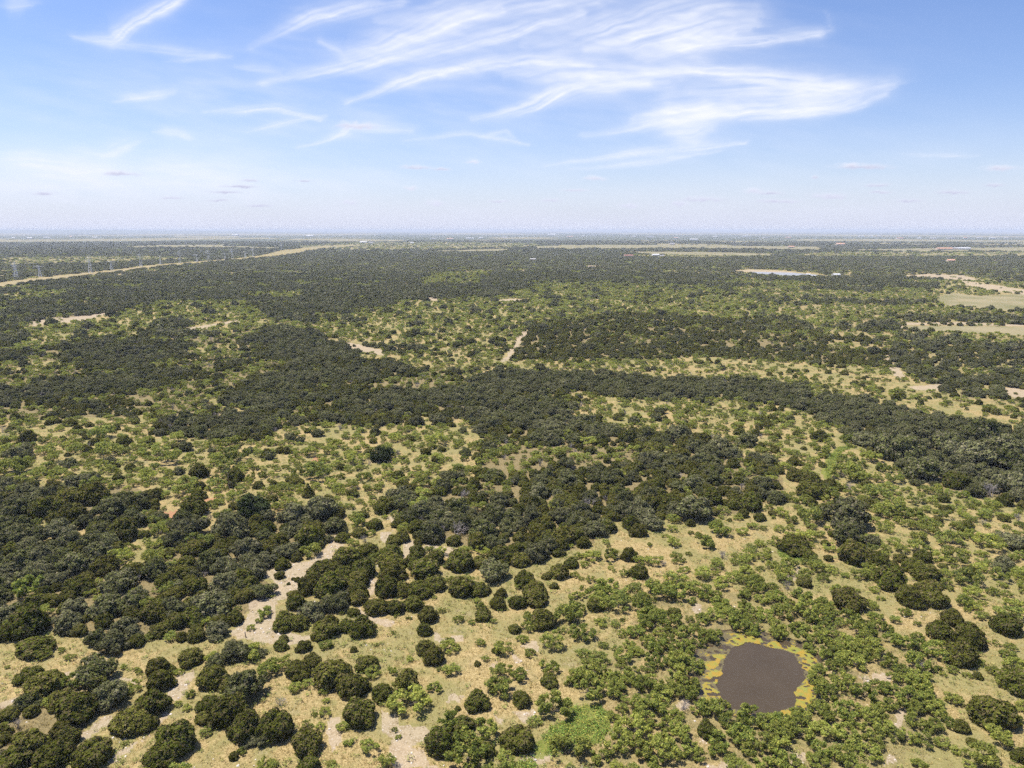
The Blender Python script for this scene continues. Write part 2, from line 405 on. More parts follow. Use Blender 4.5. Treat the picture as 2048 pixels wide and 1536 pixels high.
# ------------------------------------------------------------------ mesh helpers
def mesh_from(name, verts, faces, mats, mat_idx=None, attrs=None, smooth=False):
    me = bpy.data.meshes.new(name)
    me.from_pydata([tuple(v) for v in verts], [], [tuple(f) for f in faces])
    for m in mats:
        me.materials.append(m)
    if mat_idx is not None:
        me.polygons.foreach_set('material_index', np.asarray(mat_idx, dtype=np.int32))
    if attrs:
        for k, v in attrs.items():
            a = me.attributes.new(k, 'FLOAT', 'FACE')
            a.data.foreach_set('value', np.asarray(v, dtype=np.float32))
    if smooth:
        me.polygons.foreach_set('use_smooth', np.ones(len(faces), bool))
    me.update()
    return me

class Buf:
    def __init__(self):
        self.v, self.f, self.t, self.o = [], [], [], []
    def add(self, vs, fs, tint=0.5, odd=0.0):
        b = len(self.v)
        self.v += [tuple(p) for p in vs]
        for f in fs:
            self.f.append(tuple(i + b for i in f))
            self.t.append(tint)
            self.o.append(odd)

def tube(buf, a, b, ra, rb, sides=5, tint=0.5):
    a, b = np.array(a, float), np.array(b, float)
    d = b - a
    L = np.linalg.norm(d)
    if L < 1e-6:
        return
    d /= L
    u = np.cross(d, (0, 0, 1) if abs(d[2]) < 0.9 else (1, 0, 0))
    u /= np.linalg.norm(u)
    w = np.cross(d, u)
    vs = []
    for p, r in ((a, ra), (b, rb)):
        for k in range(sides):
            t = 2 * math.pi * k / sides
            vs.append(p + r * (math.cos(t) * u + math.sin(t) * w))
    fs = [(k, (k + 1) % sides, sides + (k + 1) % sides, sides + k) for k in range(sides)]
    fs.append(tuple(range(sides, 2 * sides)))
    buf.add(vs, fs, tint)

def sprays(buf, rng, lobes, n, size, out_bias, odd_p, core=0.0, zmin=0.02, depth=0.16, gap=-0.3):
    """Leaf sprays spread over the outside of a union of ellipsoid lobes."""
    L = np.array(lobes, float)             # cx cy cz rx ry rz
    area = (L[:, 3] * L[:, 4] + L[:, 3] * L[:, 5] + L[:, 4] * L[:, 5])
    w = area / area.sum()
    made = 0
    pn = rng.random(3) * 50
    while made < n:
        k = rng.choice(len(L), p=w)
        c, r = L[k, :3], L[k, 3:]
        d = rng.normal(size=3)
        d /= np.linalg.norm(d)
        rad = 1.0 - depth * rng.random() ** 1.6 + 0.04 * rng.random()
        p = c + d * r * rad
        if p[2] < zmin:
            continue
        q = (p - L[:, :3]) / L[:, 3:]
        ins = (q * q).sum(1)
        ins[k] = 9
        if ins.min() < 0.72:
            continue
        g = math.sin(9.5 * p[0] + pn[1]) * math.sin(9.5 * p[1] + pn[2]) * math.sin(8.5 * p[2] + pn[0]) + 0.6 * math.sin(21 * p[0] + pn[2]) * math.sin(21 * p[1] + pn[0]) * math.sin(19 * p[2] + pn[1])
        if g < gap and rng.random() < 0.85:
            continue
        p = c + (p - c) * (1.0 + 0.10 * g)
        nrm = d / r
        nrm /= np.linalg.norm(nrm)
        nrm = nrm * out_bias + rng.normal(size=3) * 0.5 + np.array((0, 0, 0.25))
        nrm /= np.linalg.norm(nrm)
        u = np.cross(nrm, rng.normal(size=3))
        u /= np.linalg.norm(u)
        v = np.cross(nrm, u)
        s = size * (0.6 + 0.8 * rng.random())
        pts = [p + u * s * (0.5 + 0.3 * rng.random()), p + (-0.5 * u + (0.6 + 0.4 * rng.random()) * v) * s * 0.62 + nrm * s * 0.25 * (rng.random() - .3),
               p + (-0.5 * u - (0.6 + 0.4 * rng.random()) * v) * s * 0.62 + nrm * s * 0.25 * (rng.random() - .3)]
        clump = 0.5 + 0.5 * math.sin(7 * p[0] + pn[0]) * math.sin(7 * p[1] + pn[1]) * math.sin(6 * p[2] + pn[2])
        tint = min(1.0, max(0.0, 0.5 * clump + 0.25 + 0.5 * (rng.random() - 0.5)))
        odd = (0.75 if rng.random() < odd_p * (0.4 + 1.3 * clump) else 0.1 * rng.random())
        buf.add(pts, [(0, 1, 2)], tint, odd)
        made += 1
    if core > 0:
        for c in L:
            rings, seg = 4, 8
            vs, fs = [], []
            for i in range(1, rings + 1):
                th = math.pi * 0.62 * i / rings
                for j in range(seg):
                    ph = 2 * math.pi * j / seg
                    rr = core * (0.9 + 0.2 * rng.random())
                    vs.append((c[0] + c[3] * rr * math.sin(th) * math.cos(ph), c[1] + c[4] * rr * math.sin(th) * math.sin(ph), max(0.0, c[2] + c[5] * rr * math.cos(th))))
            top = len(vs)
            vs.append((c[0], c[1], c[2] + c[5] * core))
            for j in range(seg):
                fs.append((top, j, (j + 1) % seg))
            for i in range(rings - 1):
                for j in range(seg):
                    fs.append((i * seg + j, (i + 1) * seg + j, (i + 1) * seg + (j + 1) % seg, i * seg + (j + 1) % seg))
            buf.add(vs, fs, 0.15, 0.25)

def limbs(buf, rng, tips, r0, fork=0.35, wob=0.12, sides=5):
    """Trunk from the origin that forks into limbs reaching the given tips."""
    tips = [np.array(t, float) for t in tips]
    mean = np.mean(tips, axis=0)
    base = np.array((0, 0, -0.06))
    f = np.array((mean[0] * 0.25, mean[1] * 0.25, mean[2] * fork))
    tube(buf, base, f, r0, r0 * 0.8, sides)
    for t in tips:
        m = f + (t - f) * 0.5 + rng.normal(size=3) * wob
        m[2] = max(m[2], 0.05)
        tube(buf, f, m, r0 * 0.62, r0 * 0.42, sides)
        tube(buf, m, t, r0 * 0.42, r0 * 0.15, max(3, sides - 1))

def grow_dead(buf, rng, p, d, L, r, depth):
    e = p + d * L
    tube(buf, p, e, r, r * 0.62, 4 if depth < 2 else 3, rng.random())
    if depth >= 4:
        return
    for _ in range(3 if depth < 3 else 2):
        nd = d + rng.normal(size=3) * 0.55
        nd[2] += 0.12
        nd /= np.linalg.norm(nd)
        grow_dead(buf, rng, e if rng.random() < .7 else p + d * L * 0.6, nd, L * (0.62 + 0.2 * rng.random()), r * 0.6, depth + 1)

def crown_template(kind, seed, detail=1.0):
    """Returns crown buffer and wood buffer for a plant of crown radius 1."""
    rng = np.random.default_rng(seed)
    cr, wd = Buf(), Buf()
    if kind == 'juniper':
        H = 1.12 + 0.22 * rng.random()
        lobes = [(0, 0, 0.26, 0.72, 0.72, H - 0.42)]
        for k in range(18):
            a = 6.283 * rng.random()
            zz = 0.20 + 0.62 * rng.random()
            rr = (0.44 + 0.28 * rng.random()) * (1.08 - 0.5 * zz)
            s = 0.20 + 0.17 * rng.random()
            lobes.append((rr * math.cos(a), rr * math.sin(a), zz, s, s, s * 0.95))
        for k in range(4):
            a = rng.random() * 6.28
            lobes.append((0.26 * math.cos(a), 0.26 * math.sin(a), H - 0.44 + 0.20 * rng.random(), .27, .27, .32))
        lobes = [(a * 1.17, b * 1.17, c * 0.86, d * 1.12, e * 1.12, f * 0.9) for a, b, c, d, e, f in lobes]
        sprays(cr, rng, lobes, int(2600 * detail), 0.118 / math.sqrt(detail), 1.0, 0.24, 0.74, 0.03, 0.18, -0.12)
        limbs(wd, rng, [(0.3 * math.cos(a), 0.3 * math.sin(a), 0.6) for a in (0.4, 2.3, 4.4)], 0.05, 0.25)
    elif kind == 'cone':
        lobes = [(0, 0, 0.25 + 0.16 * k, 0.95 - 0.1 * k, 0.95 - 0.1 * k, 0.3) for k in range(9)]
        sprays(cr, rng, lobes, int(1700 * detail), 0.14, 1.0, 0.2, 0.85, 0.03)
        limbs(wd, rng, [(0, 0, 1.2), (.1, 0, .6)], 0.06)
    elif kind in ('oak', 'darkoak'):
        n = 14 + int(rng.integers(0, 5))
        lobes, tips = [], []
        lobes.append((0, 0, 0.58, 0.50, 0.50, 0.36))
        for k in range(n):
            a = 2 * math.pi * (k + 0.7 * rng.random()) / n
            rr = 0.30 + 0.48 * rng.random()
            s = 0.20 + 0.20 * rng.random()
            zz = 0.34 + 0.50 * rng.random() - 0.2 * rr
            lobes.append((rr * math.cos(a), rr * math.sin(a), zz, s, s, s * (0.72 + 0.2 * rng.random())))
            tips.append((rr * math.cos(a), rr * math.sin(a), zz + s * 0.4))
        for k in range(4):
            a = 2 * math.pi * rng.random()
            lobes.append((0.3 * math.cos(a), 0.3 * math.sin(a), 0.78 + 0.14 * rng.random(), 0.27, 0.27, 0.25))
        lobes = [(a * 1.08, b * 1.08, c * 0.95, d * 1.08, e * 1.08, f) for a, b, c, d, e, f in lobes]
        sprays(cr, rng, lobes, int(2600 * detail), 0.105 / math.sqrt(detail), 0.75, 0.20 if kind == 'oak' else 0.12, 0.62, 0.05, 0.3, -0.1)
        limbs(wd, rng, tips[::2], 0.06, 0.3)
        if kind == 'oak':
            for k in range(16):
                t = lobes[1 + 2 * int(rng.integers(0, n // 2))]
                p = np.array(t[:3])
                d = rng.normal(size=3)
                d[2] = abs(d[2]) + 0.2
                d /= np.linalg.norm(d)
                tube(wd, p, p + d * (t[3] * 1.12), 0.013, 0.005, 3)
    elif kind == 'mesquite':
        n = 10 + int(rng.integers(0, 5))
        lobes, tips = [], []
        ax = 0.75 + 0.25 * rng.random()
        for k in range(n):
            a = 2 * math.pi * (k + 0.9 * rng.random()) / n
            rr = 0.12 + 0.72 * math.sqrt(rng.random())
            s = 0.16 + 0.17 * rng.random()
            zz = 0.92 - 0.55 * rr * rng.random() - 0.28 * rng.random()
            lobes.append((rr * math.cos(a), ax * rr * math.sin(a), zz, s * 1.15, s * 1.15, s * 0.6))
            tips.append((rr * math.cos(a), ax * rr * math.sin(a), zz))
        for k in range(4):
            a = 6.28 * rng.random()
            rr = 0.5 + 0.4 * rng.random()
            lobes.append((rr * math.cos(a), rr * math.sin(a), 0.28 + 0.25 * rng.random(), 0.2, 0.2, 0.15))
        sprays(cr, rng, lobes, int(1350 * detail), 0.112 / math.sqrt(detail), 0.5, 0.26, 0.0, 0.06, 0.7, -0.2)
        limbs(wd, rng, tips[:8], 0.034, 0.2, 0.08)
    elif kind == 'shrub':
        n = 20 + int(rng.integers(0, 8))
        lobes, tips = [], []
        ax = 0.75 + 0.25 * rng.random()
        for k in range(n):
            a = 6.283 * rng.random()
            rr = 0.92 * math.sqrt(rng.random())
            s = 0.12 + 0.15 * rng.random()
            zz = 0.24 + (0.72 - 0.42 * rr) * rng.random() ** 0.6
            lobes.append((rr * math.cos(a), ax * rr * math.sin(a), zz, s, s, s * 0.78))
            tips.append((rr * math.cos(a), ax * rr * math.sin(a), zz))
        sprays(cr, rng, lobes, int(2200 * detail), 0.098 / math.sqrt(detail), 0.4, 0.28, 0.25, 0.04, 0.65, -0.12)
        limbs(wd, rng, tips[:8], 0.03, 0.2, 0.08)
    elif kind == 'dead':
        for k in range(5):
            d = rng.normal(size=3) * 0.55
            d[2] = 1.0
            d /= np.linalg.norm(d)
            grow_dead(cr, rng, np.array((0.12 * rng.normal(), 0.12 * rng.normal(), 0.05)), d, 0.36, 0.03, 0)
        tube(wd, (0, 0, -0.06), (0.02, 0, 0.22), 0.07, 0.05, 6)
    return cr, wd

LEAFMAT = {'juniper': M_JUN, 'cone': M_JUN, 'oak': M_OAK, 'darkoak': M_DARKOAK, 'mesquite': M_MES, 'shrub': M_SHR, 'dead': M_GREYWOOD}
WOODMAT = {'dead': M_GREYWOOD}
NVAR = {'juniper': 8, 'oak': 8, 'mesquite': 9, 'shrub': 8, 'dead': 4, 'darkoak': 2, 'cone': 1}
NEAR = {}
SCATTER = {}
for ki, kind in enumerate(NVAR):
    NEAR[kind] = []
    full = bpy.data.collections.new(kind + '_forms')
    for v in range(NVAR[kind]):
        cr, wd = crown_template(kind, 100 * ki + v + 7)
        wood = WOODMAT.get(kind, M_BARK if kind != 'oak' else M_GREYWOOD)
        mc = mesh_from(kind + '_crown', cr.v, cr.f, [LEAFMAT[kind]], None, {'tint': cr.t, 'odd': cr.o})
        mw = mesh_from(kind + '_trunk', wd.v, wd.f, [wood])
        NEAR[kind].append((mc, mw))
        nb = len(cr.v)
        me = mesh_from(kind + '_form', cr.v + wd.v, cr.f + [tuple(i + nb for i in f) for f in wd.f], [LEAFMAT[kind], wood],
                       [0] * len(cr.f) + [1] * len(wd.f), {'tint': cr.t + wd.t, 'odd': cr.o + wd.o})
        full.objects.link(bpy.data.objects.new('form_%s_%02d' % (kind, v), me))
    lite = bpy.data.collections.new(kind + '_lite_forms')
    for v in range(5):
        cr, wd = crown_template(kind, 100 * ki + v + 57, 0.16 if kind != 'dead' else 1.0)
        me = mesh_from(kind + '_lite', cr.v, cr.f, [LEAFMAT[kind]], None, {'tint': cr.t, 'odd': cr.o})
        lite.objects.link(bpy.data.objects.new('lite_%s_%02d' % (kind, v), me))
    SCATTER[kind] = (full, lite)

# ------------------------------------------------------------------ surveyed plants: kind x base width, in quarter pixels of each tile
PLANTS = {
 'A': "j300,485,290,.75 m355,500,110 o60,200,220 j20,360,170 j240,335,330 m330,180,170 o560,300,230 j640,312,140 o780,402,200 o920,458,240 j1100,400,160 o1000,300,200 j1300,330,190 j1460,352,115 j1570,362,160 o1740,340,200 j1880,222,150 m2010,265,70 j1535,557,225 j1270,640,200 j1370,612,90 m1290,600,110 j1290,752,205 j1220,965,270 j1060,1108,300 j1180,1085,170 m1010,800,100 m1090,740,110 o880,905,290 j640,1020,350 j520,900,200 s600,730,185 j350,830,300 o230,905,200 m400,865,105 j80,990,160 d150,1065,150 j40,1185,140 m30,1050,75 j560,1200,200 j250,1300,300 j430,1385,280 j120,1420,280 j500,1120,160 j760,1375,310 j1430,1295,360 j1310,1410,300 j1635,1022,155 j1680,930,190 s1530,800,90 m1430,870,65 m1500,905,75 m1650,1112,95 j1870,1312,90 s1930,1265,85 s1000,1185,55 s1090,612,85 s990,572,60 s490,442,65 m1440,612,75 o1890,520,230 s2000,500,190 o1720,585,150 j1720,745,240 j1840,765,180 o1960,860,350 j1850,1045,340 j1980,1185,300 o2010,1205,130 s1700,525,120 d1760,880,100 o850,180,260 j1250,205,230 o1400,185,250 j1550,235,220 o1700,185,300 j1780,150,160 j150,160,150 j300,110,200 o1050,155,250 j430,75,150 o620,150,200",
 'B': "s80,155,140 s25,205,65 j240,272,205 j350,275,150 o460,185,230 j590,305,180 j560,342,235 j735,285,145 o640,125,200 j320,105,150 j780,155,95 d340,155,80 d480,215,80 j855,332,210 j960,148,185 j1110,138,155 j1260,122,165 j820,65,165 s1130,162,50 j1380,212,165 j1345,312,130 j1360,482,195 j1430,548,185 j785,442,68 s960,392,42 s1100,294,42 s1220,184,48 m1620,204,95 m1490,124,65 s1725,217,60 j1820,198,145 s1800,95,85 m1890,204,65 j1940,98,135 m1560,445,150 s1610,425,60 m1800,385,85 m1560,625,145 s1465,585,55 m1230,515,65 j1770,552,62 m1830,505,65 m1970,445,150 j1920,452,75 o30,485,105 s100,655,200 j200,432,125 j222,372,90 j390,445,125 m560,415,105 s600,405,55 j350,665,205 j460,565,135 m220,565,130 m320,760,125 m430,725,105 j610,745,315 j900,608,195 m930,645,140 j780,825,255 j1010,838,175 j1210,775,225 s1230,950,345,.8 s1430,765,125 s1100,625,90 j835,1055,295 j1770,925,215 j1612,910,52 m1980,615,135 s1960,815,240 j160,1185,335 o60,1210,150 d200,885,150 m560,845,65 m560,955,105 s470,955,52 m410,1045,82 m520,1068,85 j420,1285,265 m920,1255,155 s1110,1075,52 s1140,1135,55 s740,1195,80 m1050,1355,145 m600,1355,75 s40,1345,55 s160,1355,55 s1550,1065,210 j1650,1105,200 s1800,1185,285 j1480,1295,275 s1680,1375,350 j1850,1290,160 m2000,1345,150",
 'C': "j40,1275,300 j40,92,145 j190,82,195 s130,200,120 j250,262,215 j20,292,115 s140,272,120 s85,364,95 m320,425,195 s560,345,205 s450,215,250 s520,145,150 j660,115,155 m700,95,200 m850,115,220 s710,235,115 m820,235,85 j880,192,42 s875,314,85 m570,475,115 m700,535,165 m730,405,85 m940,425,115 m840,435,85 s300,615,155 j300,725,140 s60,675,150 j70,885,165 s330,985,285 s480,725,150 s600,825,285 s640,645,205 s840,805,195 s760,645,105 m180,1035,120 s950,1155,265 s450,1335,300 s850,1265,225 s1000,1305,205 s1200,1305,255 s1380,1285,205 s1080,250,170 s1250,240,180 s1100,400,150 s1400,470,150 s1150,560,180 s1300,650,180 s1400,760,180 s1240,780,170 s1100,700,130 s960,700,150 s1120,880,170 s1000,900,150 s1600,990,220 s1760,1080,200 s1900,1040,230 s1500,950,160 s2040,1060,180 s1680,1240,230 s1860,1210,220 s2010,1240,200 s1300,1000,150 s1230,1090,150 s700,1320,170 m1620,190,150 s1760,200,170 s1900,160,180 s2020,190,150",
 'D': "j640,118,265 s850,184,120 j1460,228,200 j1890,308,260 m1930,175,185 j1370,365,235 j1590,425,240 j1540,555,255 s1340,495,205 m1680,545,95 j1590,335,205 m1400,255,62 m1730,375,85 s1330,590,95 s1470,604,95 s1400,634,60 j1670,655,85 s1590,644,70 j1970,765,270 s1890,725,150 j1760,1055,375 s1850,1195,215 s1800,1095,135 j1540,1085,145 s1450,1045,120 m1480,855,135 j1630,1195,105 m1490,1245,95 m1710,1355,265 j2020,1325,140 s1210,1375,115 m2030,905,125 s2010,1015,105 j1130,84,215 j1310,84,225 m1010,204,95 m1190,224,62 s1590,114,62 s1830,104,62 m1950,104,150 m1820,384,65 m1940,424,105 s1920,505,135 s1280,890,205 s1180,770,205 s640,215,180 s480,190,190 s300,170,200 s120,170,200 s60,270,150 s240,330,190 s430,340,150 s700,300,170 s900,300,180 s1020,400,180 s1180,440,160 s620,420,190 s800,460,190 s480,480,150 s940,560,170 s700,580,190 s540,600,170 s1080,640,160 s1120,720,170 s600,760,200 s760,830,190 s460,820,190 s920,780,180 s420,960,200 s620,980,210 s800,1010,190 s250,1010,190 s90,1060,200 s950,900,150 s1200,920,170 s1330,960,160 s1180,1050,170 s1330,1090,160 s440,1140,200 s620,1180,200 s820,1160,190 s250,1180,190 s90,1240,190 s420,1290,190 s600,1330,200 s800,1300,180 s1120,1160,150 m1250,1190,150 m1380,1190,120 d400,330,90 d180,250,80",
 'E': "o160,255,235 s140,365,240 m230,432,175 o60,485,155 o230,565,225 j40,565,120 j430,362,112 o560,305,135 m420,265,120 m340,375,120 o620,475,200 o740,425,135 m480,405,150 j430,485,135 m730,475,135 j945,418,102 j995,118,112 j930,172,72 j1215,107,62 j1050,334,104 s80,185,150 j230,98,142 m610,195,122 m380,195,150 m560,155,112 m820,85,200 m870,215,205 m850,335,135 m1000,205,122 m1110,165,102 m1290,205,152 o1495,174,125 m1390,115,150 m1600,135,82 m1720,155,122 m1860,135,152 m1040,265,100 m1330,285,205 m1440,335,82 m1520,255,104 m1740,255,125 m1600,294,62 m1810,315,135 m1900,265,200 m1300,345,72 j1600,394,155 j1880,420,145 m1180,415,155 m1300,435,82 j1600,485,115 m1750,475,145 m1500,535,195 j1590,560,120 m1410,605,72 m1880,545,135 m1390,475,135 m1940,585,92 j1560,695,215 m1790,735,155 m1220,675,62 q2040,722,290 j760,605,265 o980,585,135 o1110,645,235 j1220,625,115 j1110,650,150 j560,605,205 o140,725,265 j370,705,215 j580,745,245 j430,755,125 o900,725,265 j770,855,145 o850,855,205 j1000,895,265 m60,775,135 o120,935,245 o310,925,135 o500,905,265 j100,1015,165 o420,975,125 o620,1155,265 o800,1090,285 o520,1055,165 m960,1065,165 m1240,1065,175 m1250,965,155 m1290,855,155 j1150,865,105 o1390,935,185 o1530,875,245 m1590,965,200 j1570,1015,205 m1700,1005,92 o1880,885,305 j1730,935,135 o1960,1055,255 o250,1245,205 o80,1205,185 s240,1355,255 j640,1335,225 j850,1165,225 j700,1225,125 o950,1305,265 j1090,1205,155 o1250,1205,225 j1350,1275,185 m1260,1315,85 o1700,1155,255 j1480,1200,170 j1560,1320,200 o1800,1300,220 j1950,1250,180 d1640,1180,90",
 'F': "o300,765,255 o500,745,285 o620,835,185 j430,965,255 j440,900,200 j330,1055,105 m440,1015,185 j190,1195,95 j298,1203,42 j332,1218,62 j262,1240,36 o60,905,175 j180,965,205 o60,1115,185 j210,1120,135 j80,1005,155 o60,1355,185 j325,448,118 s340,365,102 m490,405,205 m440,325,92 c420,545,100 m150,515,122 m260,545,82 m290,595,92 j20,475,105 m350,495,92 m600,465,122 j570,625,125 m490,595,92 m650,562,62 s240,315,74 s290,275,84 m430,215,135 m590,195,132 m740,225,92 m800,275,165 j685,325,84 m750,335,84 m650,285,84 s870,410,115 q1000,268,185 j905,200,84 m640,145,132 m1120,95,132 m1240,145,82 m1330,125,52 m1440,125,155 j1360,205,92 m1460,255,122 j1440,265,84 s1665,250,74 s1565,370,104 m1195,335,74 m1290,335,82 m1050,325,102 m1050,385,102 m1120,365,52 m770,485,124 m990,465,72 m1340,405,132 m1320,475,152 j1180,465,104 m760,565,62 m830,595,72 m940,565,72 o1170,605,225 j1040,655,165 j1000,685,115 m1310,655,185 m1340,545,132 o1440,655,165 o1620,685,205 m1620,485,132 m1770,655,132 j1800,605,115 o1500,505,155 d1650,565,145 s820,765,145 j950,805,135 j1140,790,118 j1170,905,145 m1180,825,122 j700,905,125 m740,905,62 j830,865,125 j1290,835,155 o1410,915,245 d1610,870,200 j1770,965,185 d1880,805,105 o2000,855,125 j1980,905,115 j1580,935,135 j1300,925,88 d870,905,125 j900,1035,205 j740,1115,255 j1080,1055,195 j1100,935,135 j1290,1015,135 j1430,1085,155 j1610,1065,145 j1080,1125,215 j1090,1215,215 j1050,1345,215 j870,1195,205 j1270,1115,175 j1350,1205,265 j1440,1300,185 j1310,1355,185 j1180,1345,175 j560,1205,245 j700,1255,205 j820,1275,185 j600,1355,265 j810,1355,185 j430,1325,205 j310,1365,125 j1640,1145,225 j1640,1350,255 j1780,1340,165 o1900,1220,235 j1960,1075,205 j1960,1355,105",
 'G': "j945,805,155 o1140,815,175 j1010,865,155 o1470,755,295 j1240,655,235 j1080,665,205 j1590,600,190 j1900,655,205 j760,835,155 o640,875,205 j400,935,215 o200,1065,215 j370,1025,115 j470,1115,135 j375,1205,165 j275,1205,84 j340,1278,82 j100,1275,195 j190,1355,205 j60,1105,175 j40,995,145 m500,1185,74 m60,1275,84 j570,953,125 m640,1055,155 s520,1035,84 s790,1045,135 s580,1103,74 m790,1118,52 j935,1055,145 j1010,1195,155 s1020,1075,104 m900,1175,84 m630,1225,82 m970,1295,122 m1140,1085,145 d1210,1095,80 m1330,1065,125 m1380,1145,84 s1530,945,175 s1650,855,175 m1290,745,115 m1280,815,84 s1430,835,52 m1290,935,122 s1100,935,54 m750,915,62 d1680,1035,130 m1410,1005,52 m1310,1255,185 m1500,1325,185 m1530,1195,155 s1680,1275,165 m1640,1125,115 s1910,1185,155 m1800,1175,94 m1780,1075,84 m1890,1035,135 m2010,1045,125 m1700,675,105 j1740,738,44 j1980,735,105 m1920,795,94 m2010,805,64 m1840,845,92 m1980,935,84 s1190,1365,255 s1330,1365,185 s740,1325,185 s700,1375,205 s520,1375,125 m870,1375,155 m440,65,105 m600,135,135 m960,185,105 m1250,165,74 m250,235,84 m110,305,94 j930,105,155 j1130,205,175 o1330,105,235 j1520,135,165 j1380,165,155 o1870,135,185 o1650,195,205 j1330,245,175 j1820,44,94 j1950,48,84 m1740,105,100 d620,640,150 d1340,390,90",
 'H': "o640,805,410 o650,965,295 j690,1090,275 j880,1090,175 j210,1005,275,.8 j340,555,235 j330,455,185 j210,412,155 j205,284,104 o60,605,155 j30,692,74 j50,184,94 j70,72,74 s60,254,94 s80,324,64 j230,52,74 j410,92,135 s430,205,135 s380,264,84 m300,214,64 s640,114,135 m500,144,84 s820,265,155 m700,305,155 m590,244,84 s920,345,135 m620,405,235 s490,545,165 m660,535,122 m870,565,205 m980,525,155 s790,515,115 m1010,645,155 m940,685,175 s1110,725,205 m1290,835,155 j1385,584,115 m1260,664,84 j1350,754,92 m1390,715,135 s1490,815,105 m1250,505,105 m1110,505,94 m900,705,155 m330,755,205 m160,575,105 m100,695,115 m180,804,74 m280,895,145 m160,854,74 j1880,734,88 s2020,784,84 s1720,724,105 m1780,655,125 s1560,555,115 s1510,584,44 j2040,645,105 o790,145,205 o1050,265,345 o1250,425,285 j1490,475,235 o1650,545,155 d1770,550,190 o1450,205,285 o1600,295,305 o1850,205,305 o1900,335,285 o1950,525,265 o1720,105,285 o1300,135,305 o1950,965,235 j2020,985,125 m1760,965,215 m1700,1015,94 m1500,1075,205 m1370,1065,135 m1450,935,205 m1200,905,145 m1060,985,125 m1210,985,155 m940,975,94 m830,885,105 m930,825,125 m1130,795,135 j1060,1065,115 j1000,1095,84 j1230,1065,145 j1260,1235,225 j1160,1155,205 j970,1285,275 j1270,1355,215 j1110,1365,175 s800,1125,115 s610,1185,74 m440,1215,105 m340,1154,52 j480,1054,84 m480,965,105 m600,1005,105 s170,1115,135 j290,1265,125 m280,1195,115 s700,1304,64 s850,1304,84 s900,1364,62 m1450,1288,62 m1430,1175,105 j1400,1114,74 m1600,1255,235 m1850,1215,155 m1680,1135,125 m2020,1214,94 s1790,1325,105 m1900,1335,84 m1960,1055,105 m1640,1345,155 s560,1345,155 m720,430,170 m1000,420,150 m1180,600,130",
}
KIND = {'j': 'juniper', 'o': 'oak', 'm': 'mesquite', 's': 'shrub', 'd': 'dead', 'q': 'darkoak', 'c': 'cone'}
plants = []           # kind, x, y, r, zscale, surveyed
for tile, s in PLANTS.items():
    ox, oy = TILES[tile]
    for tok in s.split():
        k = KIND[tok[0]]
        p = [float(q) for q in tok[1:].split(',')]
        x, y, t = ground(ox + p[0] / 4, oy + p[1] / 4)
        r = p[2] / 8 * t / FOCAL
        back = {'juniper': 0.85, 'oak': 0.8, 'darkoak': .85, 'mesquite': 0.6, 'shrub': 0.7, 'dead': 0.5, 'cone': 0.8}[k] * r
        g = math.hypot(x, y)
        x, y = x + x / g * back, y + y / g * back
        plants.append((k, x, y, r * (1.04 if k in ('juniper', 'oak') else 1.10), p[3] if len(p) > 3 else 1.0, True))

# fill: the rest of the wood, scrub and savanna
S = np.array([(p[1], p[2], p[3]) for p in plants])
MIX = {'S': (0.60, dict(mesquite=.74, shrub=.12, juniper=.09, oak=.03, dead=.02)), 'X': (0.60, dict(juniper=.18, oak=.22, mesquite=.28, shrub=.32)),
       'D': (0.90, dict(juniper=.44, oak=.39, mesquite=.09, dead=.03, shrub=.05)), 'J': (0.72, dict(juniper=.78, oak=.06, mesquite=.12, shrub=.04)),
       'O': (0.78, dict(oak=.88, juniper=.10, dead=.02)), 'M': (0.78, dict(mesquite=.60, shrub=.28, juniper=.10, oak=.02)),
       'T': (0.95, dict(shrub=.68, mesquite=.29, juniper=.02, dead=.01)), 'G': (0.34, dict(mesquite=.62, shrub=.26, juniper=.12)), 'N': (0.0, dict(shrub=1.0)), 'L': (0.10, dict(mesquite=.55, shrub=.40, juniper=.05)), 'K': (0.97, dict(juniper=.80, oak=.16, mesquite=.03, dead=.01))}
SIZE = {'juniper': (1.7, 3.5), 'oak': (2.3, 5.2), 'mesquite': (1.3, 3.0), 'shrub': (1.1, 2.8), 'dead': (2.2, 3.2)}
CODES = 'SXDJOMTGNKL'
HALF = math.radians(41.5)

def grid_points(d0, d1, s, seed):
    rng = np.random.default_rng(seed)
    xs = np.arange(-d1 * math.sin(HALF), d1 * math.sin(HALF), s)
    ys = np.arange(d0 * 0.6, d1, s)
    X, Y = np.meshgrid(xs, ys)
    P = np.stack([X.ravel(), Y.ravel()], 1) + (rng.random((X.size, 2)) - 0.5) * s * 0.95
    d = np.hypot(P[:, 0], P[:, 1])
    return P[(d > d0) & (d <= d1) & (np.abs(np.arctan2(P[:, 0], P[:, 1])) < HALF)], rng

